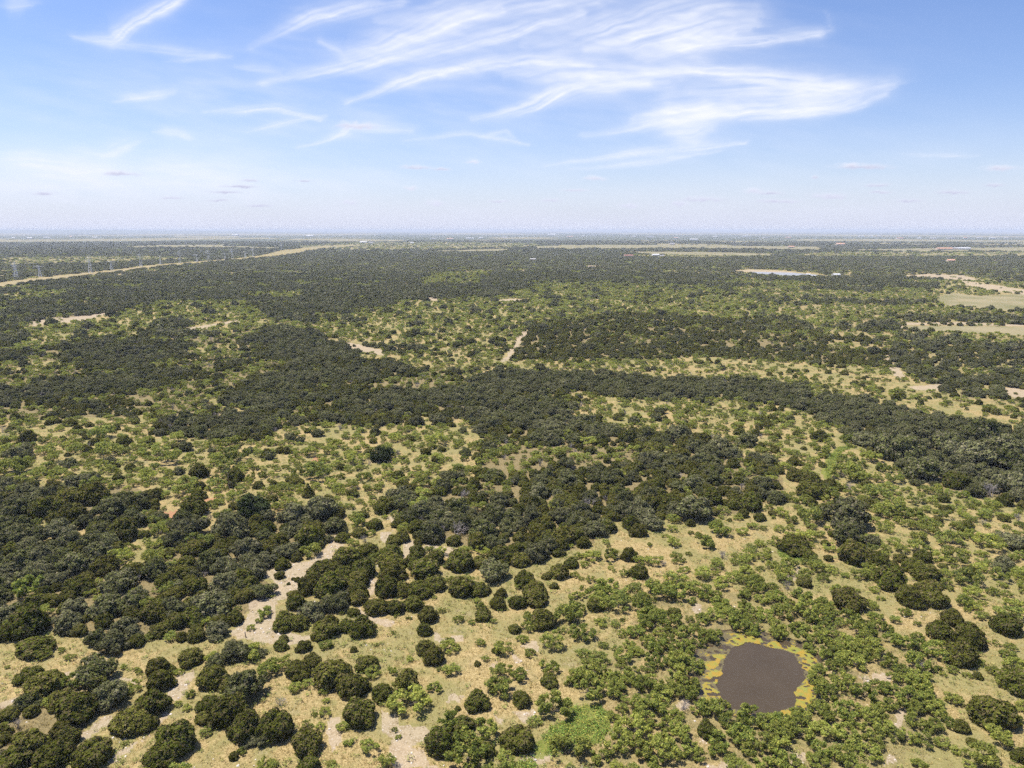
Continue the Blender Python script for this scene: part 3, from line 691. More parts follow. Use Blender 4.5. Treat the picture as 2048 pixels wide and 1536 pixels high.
fill = []
for (d0, d1, sp, seed, far) in ((104, 700, 4.3, 1, 1.0), (700, 1900, 6.6, 2, 1.35), (1900, 3800, 12.0, 3, 2.2), (3800, 7600, 24.0, 4, 3.6)):
    P, rng = grid_points(d0, d1, sp, seed)
    z = zone_of(P)
    d = np.hypot(P[:, 0], P[:, 1])
    fl = farmland(P)
    out = (d > 2300) & (z == ZCODE['X'])
    keep = rng.random(len(P))
    pick = rng.random(len(P))
    szr = rng.random(len(P))
    bare = np.zeros(len(P), bool)
    for g in G_BARE + G_RED + [G_ROW]:
        bare |= inside(P, g)
    pond = inside(P, POND) & (edge_dist(P, POND) > 0.5)
    lump = fbm(P[:, 0] / 28.0, P[:, 1] / 28.0, 91, 3)
    lump2 = fbm(P[:, 0] / 150.0, P[:, 1] / 110.0, 95, 3)
    lump3 = fbm(P[:, 0] / 42.0, P[:, 1] / 42.0, 97, 3)
    for i in range(len(P)):
        c = CODES[z[i]]
        prob, mix = MIX[c]
        if d[i] > 1900 and c == 'X':
            mix = dict(juniper=.20, oak=.28, mesquite=.20, shrub=.32)
        if out[i]:
            prob = (0.34, 0.86, 0.06, 0.012)[fl[i]]
        elif c in 'SGM':
            prob *= 0.45 + 1.1 * lump[i]
        if bare[i]:
            prob *= 0.06
        if pond[i] or keep[i] > prob:
            continue
        if c in 'DJ':
            if lump3[i] < (0.37 if d[i] < 1500 else 0.43):
                if keep[i] > prob * 0.85:
                    continue
                mix = dict(mesquite=.62, shrub=.22, juniper=.12, dead=.04)
            elif lump3[i] > 0.56 and c == 'D':
                mix = dict(oak=.80, juniper=.14, dead=.04, shrub=.02)
            elif lump3[i] < 0.46 and c == 'D':
                mix = dict(juniper=.80, oak=.14, mesquite=.06)
        if c == 'X' and d[i] <= 1900:
            dark = lump2[i] + 0.25 * (lump[i] - 0.5)
            if dark > 0.60:
                mix = dict(juniper=.42, oak=.44, shrub=.14)
            elif dark < 0.53:
                mix = dict(mesquite=.56, shrub=.38, juniper=.06)
        q, kk = pick[i], None
        for kk, w in mix.items():
            if q < w:
                break
            q -= w
        lo, hi = SIZE[kk]
        if c == 'L':
            lo, hi = 0.8, 1.9
        if c == 'T' and kk == 'shrub':
            lo, hi = 1.8, 3.5
        r = (lo + (hi - lo) * szr[i] ** 1.4) * far
        x, y = P[i]
        if d[i] < 620:
            dd = np.hypot(S[:, 0] - x, S[:, 1] - y)
            if np.any(dd < 0.74 * S[:, 2] + (0.25 if c == 'T' else 0.45 if c in 'DJOK' else 0.8) * r):
                continue
        fill.append((kk, x, y, r, 0.92 + 0.25 * (pick[i] * 7 % 1) if far < 2 else 0.6, False))

# ------------------------------------------------------------------ ground sheet
def build_ground():
    ang = np.concatenate([np.linspace(-44, 44, 470), np.linspace(44, 316, 62)[1:-1]])
    ang = np.radians(np.sort(np.where(ang > 180, ang - 360, ang)))
    rad = np.concatenate([np.linspace(12, 104, 16)[:-1], np.geomspace(104, 2500, 520)[:-1], np.geomspace(2500, 90000, 230)])
    A, R = np.meshgrid(ang, rad)
    X, Y = (R * np.sin(A)).ravel(), (R * np.cos(A)).ravel()
    P = np.stack([X, Y], 1)
    Z = terrain(X, Y)
    d = np.hypot(X, Y)
    na, nr = len(ang), len(rad)
    jit = np.clip(d * 0.006, 0.5, 8)
    n1 = fbm(X / (jit * 2.2), Y / (jit * 2.2), 5, 3) - 0.5
    n2 = fbm(X / (jit * 2.2), Y / (jit * 2.2), 6, 3) - 0.5
    Q = P + np.stack([n1, n2], 1) * (jit * 2.6)[:, None]
    bare = np.zeros(len(P))
    for g in G_BARE:
        bare[inside(Q, g)] = 1.0
    bare[inside(Q, G_ROW)] = 0.48
    bare[inside(Q, G_ROW) & (d > 2500)] = 0.30
    red = np.zeros(len(P))
    for g in G_RED:
        red[inside(Q, g)] = 1.0
    weed = np.zeros(len(P))
    for g in G_WEED:
        weed[inside(Q, g)] = 1.0
    field = np.zeros(len(P))
    for g in G_FIELDS:
        field[inside(P, g)] = 1.0
    for g in G_PASTURE:
        field[inside(Q, g)] = 0.4
    z = zone_of(P)
    wood = np.isin(z, [ZCODE['D'], ZCODE['J'], ZCODE['O'], ZCODE['K']]).astype(float) * 0.9
    wood[z == ZCODE['T']] = 0.55
    wood[z == ZCODE['X']] = 0.55
    wood[z == ZCODE['M']] = 0.35
    fl = farmland(P)
    far = np.clip((d - 2100) / 500, 0, 1) * (z == ZCODE['X'])
    wood = np.where(far > 0, wood * (1 - far) + far * np.choose(fl, [0.6, 1.0, 0.2, 0.0]), wood)
    field = np.where(far > 0, field * (1 - far) + far * np.choose(fl, [0.05, 0.0, 0.55, 1.0]), field)
    mud = np.zeros(len(P))
    nr_ = np.hypot(X - POND_C[0], Y - POND_C[1]) < 60
    e = edge_dist(P[nr_], POND)
    s = np.where(inside(P[nr_], POND), -e, e)
    mud[nr_] = np.clip(1 - s / 2.2, 0, 1)
    verts = np.concatenate([np.stack([X, Y, Z], 1), [[0, 0, 0]]])
    idx = np.arange(nr * na).reshape(nr, na)
    a = idx[:-1, :]
    b = idx[1:, :]
    quads = np.stack([a, np.roll(a, -1, 1), np.roll(b, -1, 1), b], -1).reshape(-1, 4)[:, ::-1]
    me = bpy.data.meshes.new('ground')
    tri = np.stack([np.full(na, nr * na), np.roll(idx[0], -1), idx[0]], 1)
    nq, nt = len(quads), len(tri)
    me.vertices.add(len(verts))
    me.vertices.foreach_set('co', verts.astype(np.float32).ravel())
    me.loops.add(nq * 4 + nt * 3)
    me.loops.foreach_set('vertex_index', np.concatenate([quads.ravel(), tri.ravel()]).astype(np.int32))
    me.polygons.add(nq + nt)
    me.polygons.foreach_set('loop_start', np.concatenate([np.arange(nq) * 4, nq * 4 + np.arange(nt) * 3]).astype(np.int32))
    me.polygons.foreach_set('use_smooth', np.ones(nq + nt, bool))
    me.update(calc_edges=True)
    for nm, arr in (('bare', bare), ('red', red), ('weed', weed), ('field', field), ('wood', wood), ('mud', mud)):
        at = me.attributes.new(nm, 'FLOAT', 'POINT')
        at.data.foreach_set('value', np.append(arr, 0).astype(np.float32))
    return me

def ground_material():
    m, nt, out = mat('ground')
    geo = N(nt, 'ShaderNodeNewGeometry')
    pos = geo.outputs['Position']
    def noise(scale, detail=4.0, dist=0.0, rough=0.55, vec=None):
        n = N(nt, 'ShaderNodeTexNoise', inp={'Scale': scale, 'Detail': detail, 'Distortion': dist, 'Roughness': rough})
        nt.links.new(vec or pos, n.inputs['Vector'])
        return n.outputs['Fac']
    def attr(nm):
        return N(nt, 'ShaderNodeAttribute', attribute_name=nm).outputs['Fac']
    swirl = noise(0.9, 5, 3.2, 0.62)
    fine = noise(3.5, 3, 1.0, 0.6)
    mid = noise(0.16, 4, 0.6)
    big = noise(0.035, 3, 0.4)
    far = noise(0.004, 4, 0.5)
    straw = mixc(nt, ramp(nt, swirl, 0.36, 0.64), (0.26, 0.188, 0.074), (0.57, 0.435, 0.205))
    green = mixc(nt, ramp(nt, fine, 0.3, 0.7), (0.180, 0.185, 0.058), (0.335, 0.300, 0.115))
    gmask = ramp(nt, mathn(nt, 'MULTIPLY_ADD', big, 0.6, mathn(nt, 'MULTIPLY', mid, 0.5)), 0.46, 0.63)
    c = mixc(nt, mathn(nt, 'MULTIPLY', gmask, 0.75), straw, green)
    # thin soil showing through the grass
    soil = ramp(nt, mathn(nt, 'MULTIPLY_ADD', mid, 0.5, mathn(nt, 'MULTIPLY', fine, 0.5)), 0.56, 0.66)
    c = mixc(nt, mathn(nt, 'MULTIPLY', soil, 0.5), c, (0.47, 0.36, 0.255))
    # litter and low scrub under woods
    wmask = attr('wood')
    wv = ramp(nt, mathn(nt, 'ADD', wmask, mathn(nt, 'MULTIPLY_ADD', mid, 0.7, -0.35)), 0.35, 0.85)
    litter = mixc(nt, ramp(nt, swirl, 0.4, 0.65), (0.165, 0.132, 0.062), (0.35, 0.27, 0.13))
    c = mixc(nt, mathn(nt, 'MULTIPLY', wv, 0.9), c, litter)
    # far off, where single plants merge into cover
    dist = N(nt, 'ShaderNodeVectorMath', operation='LENGTH')
    nt.links.new(pos, dist.inputs[0])
    fz = ramp(nt, dist.outputs['Value'], 2600.0, 6500.0)
    cover = mixc(nt, ramp(nt, far, 0.35, 0.65), (0.050, 0.066, 0.030), (0.135, 0.140, 0.062))
    c = mixc(nt, mathn(nt, 'MULTIPLY', fz, ramp(nt, wmask, 0.1, 0.6)), c, cover)
    # fields
    fcol = mixc(nt, ramp(nt, noise(0.012, 4), 0.35, 0.65), (0.195, 0.190, 0.085), (0.345, 0.295, 0.175))
    c = mixc(nt, mathn(nt, 'MULTIPLY', attr('field'), 0.8), c, fcol)
    # caliche and gravel
    bm = ramp(nt, mathn(nt, 'ADD', attr('bare'), mathn(nt, 'MULTIPLY_ADD', mathn(nt, 'ADD', swirl, fine), 0.75, -0.75)), 0.35, 0.72)
    vor = N(nt, 'ShaderNodeTexVoronoi', inp={'Scale': 2.2})
    nt.links.new(pos, vor.inputs['Vector'])
    cal = mixc(nt, ramp(nt, vor.outputs['Distance'], 0.15, 0.6), (0.66, 0.56, 0.45), (0.36, 0.27, 0.18))
    cal = mixc(nt, ramp(nt, noise(0.5, 4), 0.3, 0.7), cal, (0.53, 0.42, 0.30))
    c = mixc(nt, mathn(nt, 'MULTIPLY', bm, 0.70), c, cal)
    rm = ramp(nt, mathn(nt, 'ADD', attr('red'), mathn(nt, 'MULTIPLY_ADD', swirl, 1.0, -0.5)), 0.35, 0.75)
    c = mixc(nt, mathn(nt, 'MULTIPLY', rm, 0.6), c, (0.48, 0.205, 0.125))
    gm = ramp(nt, mathn(nt, 'ADD', attr('weed'), mathn(nt, 'MULTIPLY_ADD', swirl, 0.9, -0.45)), 0.3, 0.8)
    c = mixc(nt, mathn(nt, 'MULTIPLY', gm, 0.85), c, mixc(nt, ramp(nt, fine, 0.35, 0.65), (0.125, 0.185, 0.030), (0.29, 0.27, 0.055)))
    c = mixc(nt, ramp(nt, attr('mud'), 0.2, 0.95), c, (0.13, 0.092, 0.055))
    vmul = N(nt, 'ShaderNodeVectorMath', operation='SCALE')
    vmul.inputs['Scale'].default_value = 0.70
    nt.links.new(c, vmul.inputs[0])
    c = vmul.outputs[0]
    b = N(nt, 'ShaderNodeBsdfPrincipled', inp={'Roughness': 0.95, 'Specular IOR Level': 0.1})
    nt.links.new(c, b.inputs['Base Color'])
    bp = N(nt, 'ShaderNodeBump', inp={'Strength': 0.55, 'Distance': 0.25})
    nt.links.new(mathn(nt, 'ADD', swirl, fine), bp.inputs['Height'])
    nt.links.new(bp.outputs[0], b.inputs['Normal'])
    nt.links.new(b.outputs[0], out.inputs[0])
    return m

gme = build_ground()
gme.materials.append(ground_material())
ground_ob = bpy.data.objects.new('ground', gme)
ground_ob['kind'] = 'structure'
COL.objects.link(ground_ob)

# ------------------------------------------------------------------ ponds
def sheet(name, poly, z, material, kind='structure'):
    me = mesh_from(name, [(x, y, z) for x, y in poly], [tuple(range(len(poly)))], [material])
    o = bpy.data.objects.new(name, me)
    o['kind'] = kind
    COL.objects.link(o)
    return o

m_water, nt, out = mat('murky_water')
geo = N(nt, 'ShaderNodeNewGeometry')
no = N(nt, 'ShaderNodeTexNoise', inp={'Scale': 0.16, 'Detail': 3.0})
nt.links.new(geo.outputs['Position'], no.inputs['Vector'])
rip = N(nt, 'ShaderNodeTexNoise', inp={'Scale': 5.0, 'Detail': 3.0})
nt.links.new(geo.outputs['Position'], rip.inputs['Vector'])
wb = N(nt, 'ShaderNodeBsdfPrincipled', inp={'Roughness': 0.06, 'IOR': 1.33})
nt.links.new(mixc(nt, no.outputs['Fac'], (0.050, 0.036, 0.020), (0.068, 0.050, 0.030)), wb.inputs['Base Color'])
bp = N(nt, 'ShaderNodeBump', inp={'Strength': 0.12, 'Distance': 0.05})
nt.links.new(rip.outputs['Fac'], bp.inputs['Height'])
nt.links.new(bp.outputs[0], wb.inputs['Normal'])
nt.links.new(wb.outputs[0], out.inputs[0])
grown = POND_C + (POND - POND_C) * 1.12
sheet('water', grown, WATER_Z, m_water)
m_lake, nt, out = mat('stock_pond_water')
lb = N(nt, 'ShaderNodeBsdfPrincipled', inp={'Base Color': (0.27, 0.265, 0.26, 1), 'Roughness': 0.35, 'IOR': 1.33})
nt.links.new(lb.outputs[0], out.inputs[0])
LAKE = gpoly([(1500, 543.7), (1540, 544.4), (1582, 545.5), (1616, 548), (1650, 551.5), (1640, 555), (1600, 553.5), (1560, 550.5), (1510, 547.5), (1496, 546)])
sheet('water', LAKE, 0.3, m_lake)

# algae rafts: a thin uneven crust of real thickness afloat on the water
ALGAE = [[(540, 260), (620, 210), (760, 190), (900, 200), (1010, 250), (1000, 310), (900, 290), (800, 280), (640, 330), (590, 300)],
         [(1000, 310), (1080, 260), (1250, 280), (1380, 320), (1500, 390), (1640, 460), (1670, 600), (1600, 670), (1500, 620), (1440, 560), (1460, 490), (1520, 470), (1430, 460), (1370, 430), (1250, 370), (1080, 340)],
         [(1450, 800), (1560, 760), (1640, 720), (1640, 900), (1580, 1050), (1480, 1090), (1400, 1060), (1360, 1030), (1380, 960), (1350, 880)],
         [(1140, 1180), (1220, 1110), (1370, 1110), (1440, 1180), (1300, 1260), (1140, 1240)],
         [(360, 430), (490, 430), (510, 470), (430, 510), (440, 560), (370, 600), (280, 610), (220, 580), (330, 520), (390, 480)],
         [(270, 660), (400, 610), (490, 650), (470, 700), (430, 720), (420, 800), (340, 760), (280, 720)],
         [(200, 860), (300, 800), (400, 860), (480, 900), (470, 940), (400, 950), (300, 950), (220, 910)]]
G_ALGAE = [gpoly(zp(p), WATER_Z) for p in ALGAE]
CORE_PX = [(620, 340), (760, 285), (920, 300), (1080, 345), (1250, 380), (1380, 450), (1440, 570), (1500, 720), (1380, 830), (1370, 1060), (1200, 1110), (1150, 1180), (1000, 1190), (700, 1110), (480, 1020), (480, 900), (400, 800), (480, 660), (510, 480)]
G_CORE = gpoly(zp(CORE_PX), WATER_Z)
def build_algae():
    lo, hi = POND.min(0) - 1, POND.max(0) + 1
    st = 0.24
    xs, ys = np.arange(lo[0], hi[0], st), np.arange(lo[1], hi[1], st)
    X, Y = np.meshgrid(xs, ys)
    P = np.stack([X.ravel(), Y.ravel()], 1)
    n = fbm(P[:, 0] / 1.1, P[:, 1] / 1.1, 21, 4)
    n1 = fbm(P[:, 0] / 2.0, P[:, 1] / 2.0, 22, 3) - 0.5
    n2 = fbm(P[:, 0] / 2.0, P[:, 1] / 2.0, 23, 3) - 0.5
    Q = P + np.stack([n1, n2], 1) * 1.0
    raft = np.zeros(len(P), bool)
    for g in G_ALGAE:
        raft |= inside(Q, g)
    core = inside(Q, G_CORE)
    ok = inside(Q, POND_C + (POND - POND_C) * 1.05)
    thick = (raft & (n > 0.34)) | (ok & ~core & (n > 0.64))
    film = ok & ~core & ~thick & (n > 0.36)
    keep = thick | film
    z = WATER_Z + np.where(thick, 0.03 + 0.16 * np.maximum(0, n - 0.3), 0.012 + 0.03 * n)
    nx = len(xs)
    vid = np.arange(len(P)).reshape(len(ys), nx)
    kq = keep.reshape(len(ys), nx)
    faces, age = [], []
    for j in range(len(ys) - 1):
        for i in range(nx - 1):
            if kq[j, i] and kq[j, i + 1] and kq[j + 1, i] and kq[j + 1, i + 1]:
                faces.append((vid[j, i], vid[j, i + 1], vid[j + 1, i + 1], vid[j + 1, i]))
                age.append(1.0 if thick[vid[j, i]] else 0.0)
    used = sorted({v for f in faces for v in f})
    remap = {v: k for k, v in enumerate(used)}
    me = mesh_from('algae', [(P[v, 0], P[v, 1], z[v]) for v in used], [tuple(remap[v] for v in f) for f in faces], [], None, {'raft': age})
    m, nt, out = mat('algae')
    geo = N(nt, 'ShaderNodeNewGeometry')
    a = N(nt, 'ShaderNodeTexNoise', inp={'Scale': 0.55, 'Detail': 5.0, 'Distortion': 0.6})
    nt.links.new(geo.outputs['Position'], a.inputs['Vector'])
    b2 = N(nt, 'ShaderNodeTexNoise', inp={'Scale': 3.0, 'Detail': 4.0})
    nt.links.new(geo.outputs['Position'], b2.inputs['Vector'])
    raft_c = mixc(nt, ramp(nt, a.outputs['Fac'], 0.35, 0.65), (0.265, 0.165, 0.010), (0.175, 0.180, 0.020))
    raft_c = mixc(nt, mathn(nt, 'MULTIPLY', ramp(nt, b2.outputs['Fac'], 0.52, 0.7), 0.55), raft_c, (0.13, 0.115, 0.02))
    film_c = mixc(nt, ramp(nt, b2.outputs['Fac'], 0.35, 0.65), (0.070, 0.055, 0.028), (0.120, 0.095, 0.026))
    at = N(nt, 'ShaderNodeAttribute', attribute_name='raft')
    bs = N(nt, 'ShaderNodeBsdfPrincipled', inp={'Roughness': 0.7})
    nt.links.new(mixc(nt, at.outputs['Fac'], film_c, raft_c), bs.inputs['Base Color'])
    nt.links.new(bs.outputs[0], out.inputs[0])
    me.materials.append(m)
    o = bpy.data.objects.new('algae', me)
    o['kind'] = 'stuff'
    o['label'] = 'yellow algae mats floating round the edge of the muddy pond'
    COL.objects.link(o)
    so = o.modifiers.new('thickness', 'SOLIDIFY')
    so.thickness = 0.03
    so.offset = -1
build_algae()

# ------------------------------------------------------------------ choose which plants are things of their own
NAME = {'juniper': 'juniper_tree', 'cone': 'juniper_tree', 'oak': 'oak_tree', 'darkoak': 'oak_tree', 'mesquite': 'mesquite_tree', 'shrub': 'green_shrub', 'dead': 'dead_tree'}
CAT = {'juniper_tree': 'juniper tree', 'oak_tree': 'oak tree', 'mesquite_tree': 'mesquite tree', 'green_shrub': 'shrub', 'dead_tree': 'dead tree'}
GROUP = {'juniper_tree': 'junipers across the ranch land', 'oak_tree': 'oaks across the ranch land', 'mesquite_tree': 'mesquites on the dry grass', 'green_shrub': 'green shrubs on the ranch land', 'dead_tree': 'bare grey dead trees'}

def project(x, y, z):
    dx, dy, dz = x, y, z - CAM_H
    f = dy * CP - dz * SP
    u = dy * SP + dz * CP
    return 1024 + FOCAL * dx / f, 768 - FOCAL * u / f, f

allp = plants + fill
by = {}
for i, p in enumerate(allp):
    px, py, f = project(p[1], p[2], p[3] * 0.5)
    w = 2 * p[3] / f * FOCAL
    if -w * 0.2 < px < 2048 + w * 0.2 and py < 1536 + w * 0.1 and (p[5] or f < 900):
        by.setdefault(NAME[p[0]], []).append((w * (1.15 if p[5] else 1.0), i))
single = set()
for nm, lst in by.items():
    lst.sort(reverse=True)
    single |= {i for _w, i in lst[:285]}

LANDMARKS = [('the far bank of the pond', 1500, 1262), ('the west bank of the pond', 1388, 1350), ('the east bank of the pond', 1650, 1350), ('the near bank of the pond', 1510, 1450),
             ('the pale rock slab', 827, 1472), ('the leafy green weed patch', 1140, 1470), ('the short wooden post', 490, 1273), ('the bend of the caliche track', 640, 1090),
             ('the utility pole on dry grass', 458, 978), ('the lone utility pole past the creek', 1921, 806), ('the red dirt patch', 345, 1030), ('the bright green swale', 1662, 930),
             ('the large dark round oak', 521, 1030), ('the biggest dome-shaped oak', 1696, 1050), ('the bare grey dead tree', 912, 1075), ('the pale dead tree by the creek', 1978, 1000),
             ('the grassy lane at lower left', 90, 1300), ('the pink soil east of the pond', 1745, 1360), ('the rocky streak above the pond', 1575, 1150), ('the lone round juniper by the lane', 383, 1330),
             ('the cone-shaped juniper', 617, 995), ('the lone juniper on the right-hand grass', 1900, 1245), ('the lone round oak at the wood edge', 840, 865), ('the scatter of white stones', 782, 1300),
             ('the sandy two-track road', 1030, 700), ('the tan clearing in the wood', 1330, 905), ('the bend of the creek oaks', 1600, 815), ('the lower left corner', 60, 1500),
             ('the lower right corner', 1980, 1490), ('the gravel patch under the junipers', 1210, 1240), ('the white gravel by the weed patch', 1040, 1430), ('the row of close round junipers', 790, 1170),
             ('the oak belt on the left', 170, 1120), ('the left edge of the savanna', 60, 930), ('the middle of the left savanna', 330, 930), ('the green thicket on the left savanna', 540, 895),
             ('the central juniper wood', 1150, 1010), ('the wood behind the left savanna', 330, 800), ('the right edge below the creek', 1990, 1130), ('the open grass above the pond', 1420, 1110),
             ('the pair of small junipers on the track', 590, 1160), ('the open grass right of the swale', 1800, 1000), ('the far creek end', 1180, 770), ('the twin junipers on stony grass', 860, 1320),
             ('the right-hand pole clearing', 1850, 770), ('the edge of the oak belt above the lane', 220, 1290), ('the pink gravel below the pond', 1690, 1500), ('the oaks along the creek', 1850, 930)]
LM = np.array([ground(x, y)[:2] for _n, x, y in LANDMARKS])
ORD = ['closest', 'second closest', 'third closest', 'fourth closest', 'fifth closest', 'sixth closest', 'seventh closest', 'eighth closest', 'ninth closest', 'tenth closest', 'eleventh closest', 'twelfth closest']
ORD += [w + ' closest' for w in 'thirteenth fourteenth fifteenth sixteenth seventeenth eighteenth nineteenth twentieth'.split()]
ORD += ['twenty-%s closest' % w for w in 'first second third fourth fifth sixth seventh eighth ninth'.split()] + ['thirtieth closest'] + ['thirty-%s closest' % w for w in 'first second third fourth fifth sixth seventh eighth ninth'.split()]
LOOK = {'juniper_tree': ('dark olive juniper', ('small', 'rounded', 'broad')), 'oak_tree': ('grey-green oak', ('small', 'spreading', 'broad')), 'mesquite_tree': ('light green mesquite', ('small', 'feathery', 'wide')),
        'green_shrub': ('bushy green shrub', ('small', 'dense', 'large')), 'dead_tree': ('leafless grey tree', ('small', 'twiggy', 'large'))}
CUTS = {'juniper_tree': (1.8, 3.4), 'oak_tree': (3.2, 4.9), 'mesquite_tree': (1.7, 2.9), 'green_shrub': (1.5, 2.7), 'dead_tree': (2.0, 3.0)}
order = sorted(single, key=lambda i: math.hypot(allp[i][1], allp[i][2]))
labels = {}
per = {}
for i in order:
    p = allp[i]
    scale = np.hypot(LM[:, 0], LM[:, 1])
    dd = np.hypot(LM[:, 0] - p[1], LM[:, 1] - p[2]) / scale
    k = int(np.argmin(dd))
    nm = NAME[p[0]]
    side = 'beyond' if p[2] - LM[k, 1] > abs(p[1] - LM[k, 0]) else 'in front of' if LM[k, 1] - p[2] > abs(p[1] - LM[k, 0]) else 'left of' if p[1] < LM[k, 0] else 'right of'
    per.setdefault((nm, k, side), []).append((float(dd[k]), i))
for (nm, k, side), lst in per.items():
    lst.sort()
    for n, (_d, i) in enumerate(lst):
        look, sz = LOOK[nm]
        lo, hi = CUTS[nm]
        adj = sz[0] if allp[i][3] < lo else sz[1] if allp[i][3] < hi else sz[2]
        if allp[i][0] == 'cone':
            adj, look = 'pointed', 'dark cone-shaped juniper'
        if allp[i][0] == 'darkoak':
            adj, look = 'very dark', 'rounded oak'
        labels[i] = '%s %s %s %s, %s' % (adj, look, side, LANDMARKS[k][0], ORD[min(n, len(ORD) - 1)])
        while len(labels[i].replace('-', ' ').split()) > 16:
            labels[i] = labels[i].split(' ', 1)[1]

protos = {}
vrng = np.random.default_rng(77)
XYZ = np.array([(p[1], p[2]) for p in allp])
ZALL = terrain(XYZ[:, 0].copy(), XYZ[:, 1].copy())
for i in order:
    k, x, y, r, zs, surveyed = allp[i]
    v = int(vrng.integers(0, NVAR[k]))
    if (k, v) not in protos:
        mc, mw = NEAR[k][v]
        root = bpy.data.objects.new(NAME[k], None)
        root.empty_display_size = 0.3
        crown = bpy.data.objects.new('crown' if k != 'dead' else 'branches', mc)
        trunk = bpy.data.objects.new('trunk', mw)
        protos[(k, v)] = (root, crown, trunk)
        parts = (crown, trunk)
    else:
        root = protos[(k, v)][0].copy()
        parts = tuple(o.copy() for o in protos[(k, v)][1:])
    COL.objects.link(root)
    for o in parts:
        o.parent = root
        COL.objects.link(o)
    root.location = (x, y, ZALL[i] - 0.05)
    root.rotation_euler = (0, 0, float(vrng.random() * 6.283))
    root.scale = (r * (0.9 + 0.2 * vrng.random()), r * (0.9 + 0.2 * vrng.random()), r * zs * (0.88 + 0.28 * vrng.random()))
    nm = NAME[k]
    root['label'] = labels[i]
    root['category'] = CAT[nm]
    root['group'] = GROUP[nm]

# ------------------------------------------------------------------ the rest of the plants: one mass per kind
def scatter_group(name, coll):
    ng = bpy.data.node_groups.new(name, 'GeometryNodeTree')
    ng.interface.new_socket('Geometry', in_out='INPUT', socket_type='NodeSocketGeometry')
    ng.interface.new_socket('Geometry', in_out='OUTPUT', socket_type='NodeSocketGeometry')
    gi, go = ng.nodes.new('NodeGroupInput'), ng.nodes.new('NodeGroupOutput')
    ci = ng.nodes.new('GeometryNodeCollectionInfo')
    ci.inputs['Collection'].default_value = coll
    ci.inputs['Separate Children'].default_value = True
    ci.inputs['Reset Children'].default_value = True
    ip = ng.nodes.new('GeometryNodeInstanceOnPoints')
    ip.inputs['Pick Instance'].default_value = True
    def named(nm, t):
        n = ng.nodes.new('GeometryNodeInputNamedAttribute')
        n.data_type = t
        n.inputs['Name'].default_value = nm
        return n.outputs['Attribute']
    ng.links.new(gi.outputs[0], ip.inputs['Points'])
    ng.links.new(ci.outputs[0], ip.inputs['Instance'])
    ng.links.new(named('pick', 'INT'), ip.inputs['Instance Index'])
    ng.links.new(named('turn', 'FLOAT_VECTOR'), ip.inputs['Rotation'])
    ng.links.new(named('size', 'FLOAT_VECTOR'), ip.inputs['Scale'])
    ng.links.new(ip.outputs[0], go.inputs[0])
    return ng

def scatter(name, label, coll, pos, size, pick, turn):
    me = bpy.data.meshes.new(name)
    me.vertices.add(len(pos))
    me.vertices.foreach_set('co', np.asarray(pos, np.float32).ravel())
    a = me.attributes.new('pick', 'INT', 'POINT')
    a.data.foreach_set('value', np.asarray(pick, np.int32))
    a = me.attributes.new('size', 'FLOAT_VECTOR', 'POINT')
    a.data.foreach_set('vector', np.asarray(size, np.float32).ravel())
    a = me.attributes.new('turn', 'FLOAT_VECTOR', 'POINT')
    a.data.foreach_set('vector', np.asarray(turn, np.float32).ravel())
    o = bpy.data.objects.new(name, me)
    o['kind'] = 'stuff'
    o['label'] = label
    COL.objects.link(o)
    md = o.modifiers.new('scatter', 'NODES')
    md.node_group = scatter_group(name, coll)
    return o

MASS = {'juniper': ('juniper_woods', 'dark juniper woods covering the far plain'), 'oak': ('oak_woods', 'grey-green oak woods along the creek and far plain'), 'mesquite': ('mesquite_scrub', 'light green mesquite scrub on dry grass'),
        'shrub': ('shrub_thicket', 'bushy green thicket around the pond and far scrub'), 'dead': ('dead_scrub', 'bare grey dead trees within the woods'), 'darkoak': None, 'cone': None}
rest = [i for i in range(len(allp)) if i not in single]
for kind, nm in MASS.items():
    if nm is None:
        continue
    ids = [i for i in rest if allp[i][0] == kind]
    near = [i for i in ids if math.hypot(allp[i][1], allp[i][2]) < 800]
    farp = [i for i in ids if math.hypot(allp[i][1], allp[i][2]) >= 800]
    # both detail levels live in one collection so that the kind stays one object
    both = bpy.data.collections.new(kind + '_mass_forms')
    for c in SCATTER[kind]:
        for o in c.objects:
            both.objects.link(o)
    names = sorted(o.name for o in both.objects)
    fi = [names.index(o.name) for o in SCATTER[kind][0].objects]
    li = [names.index(o.name) for o in SCATTER[kind][1].objects]
    pos, size, pick, turn = [], [], [], []
    for ids_, forms in ((near, fi), (farp, li)):
        for i in ids_:
            _k, x, y, r, zs, _s = allp[i]
            pos.append((x, y, ZALL[i] - 0.05))
            size.append((r * (0.9 + 0.2 * vrng.random()), r * (0.9 + 0.2 * vrng.random()), r * zs))
            pick.append(forms[int(vrng.integers(0, len(forms)))])
            turn.append((0, 0, vrng.random() * 6.283))
    if pos:
        scatter(nm[0], nm[1], both, pos, size, pick, turn)

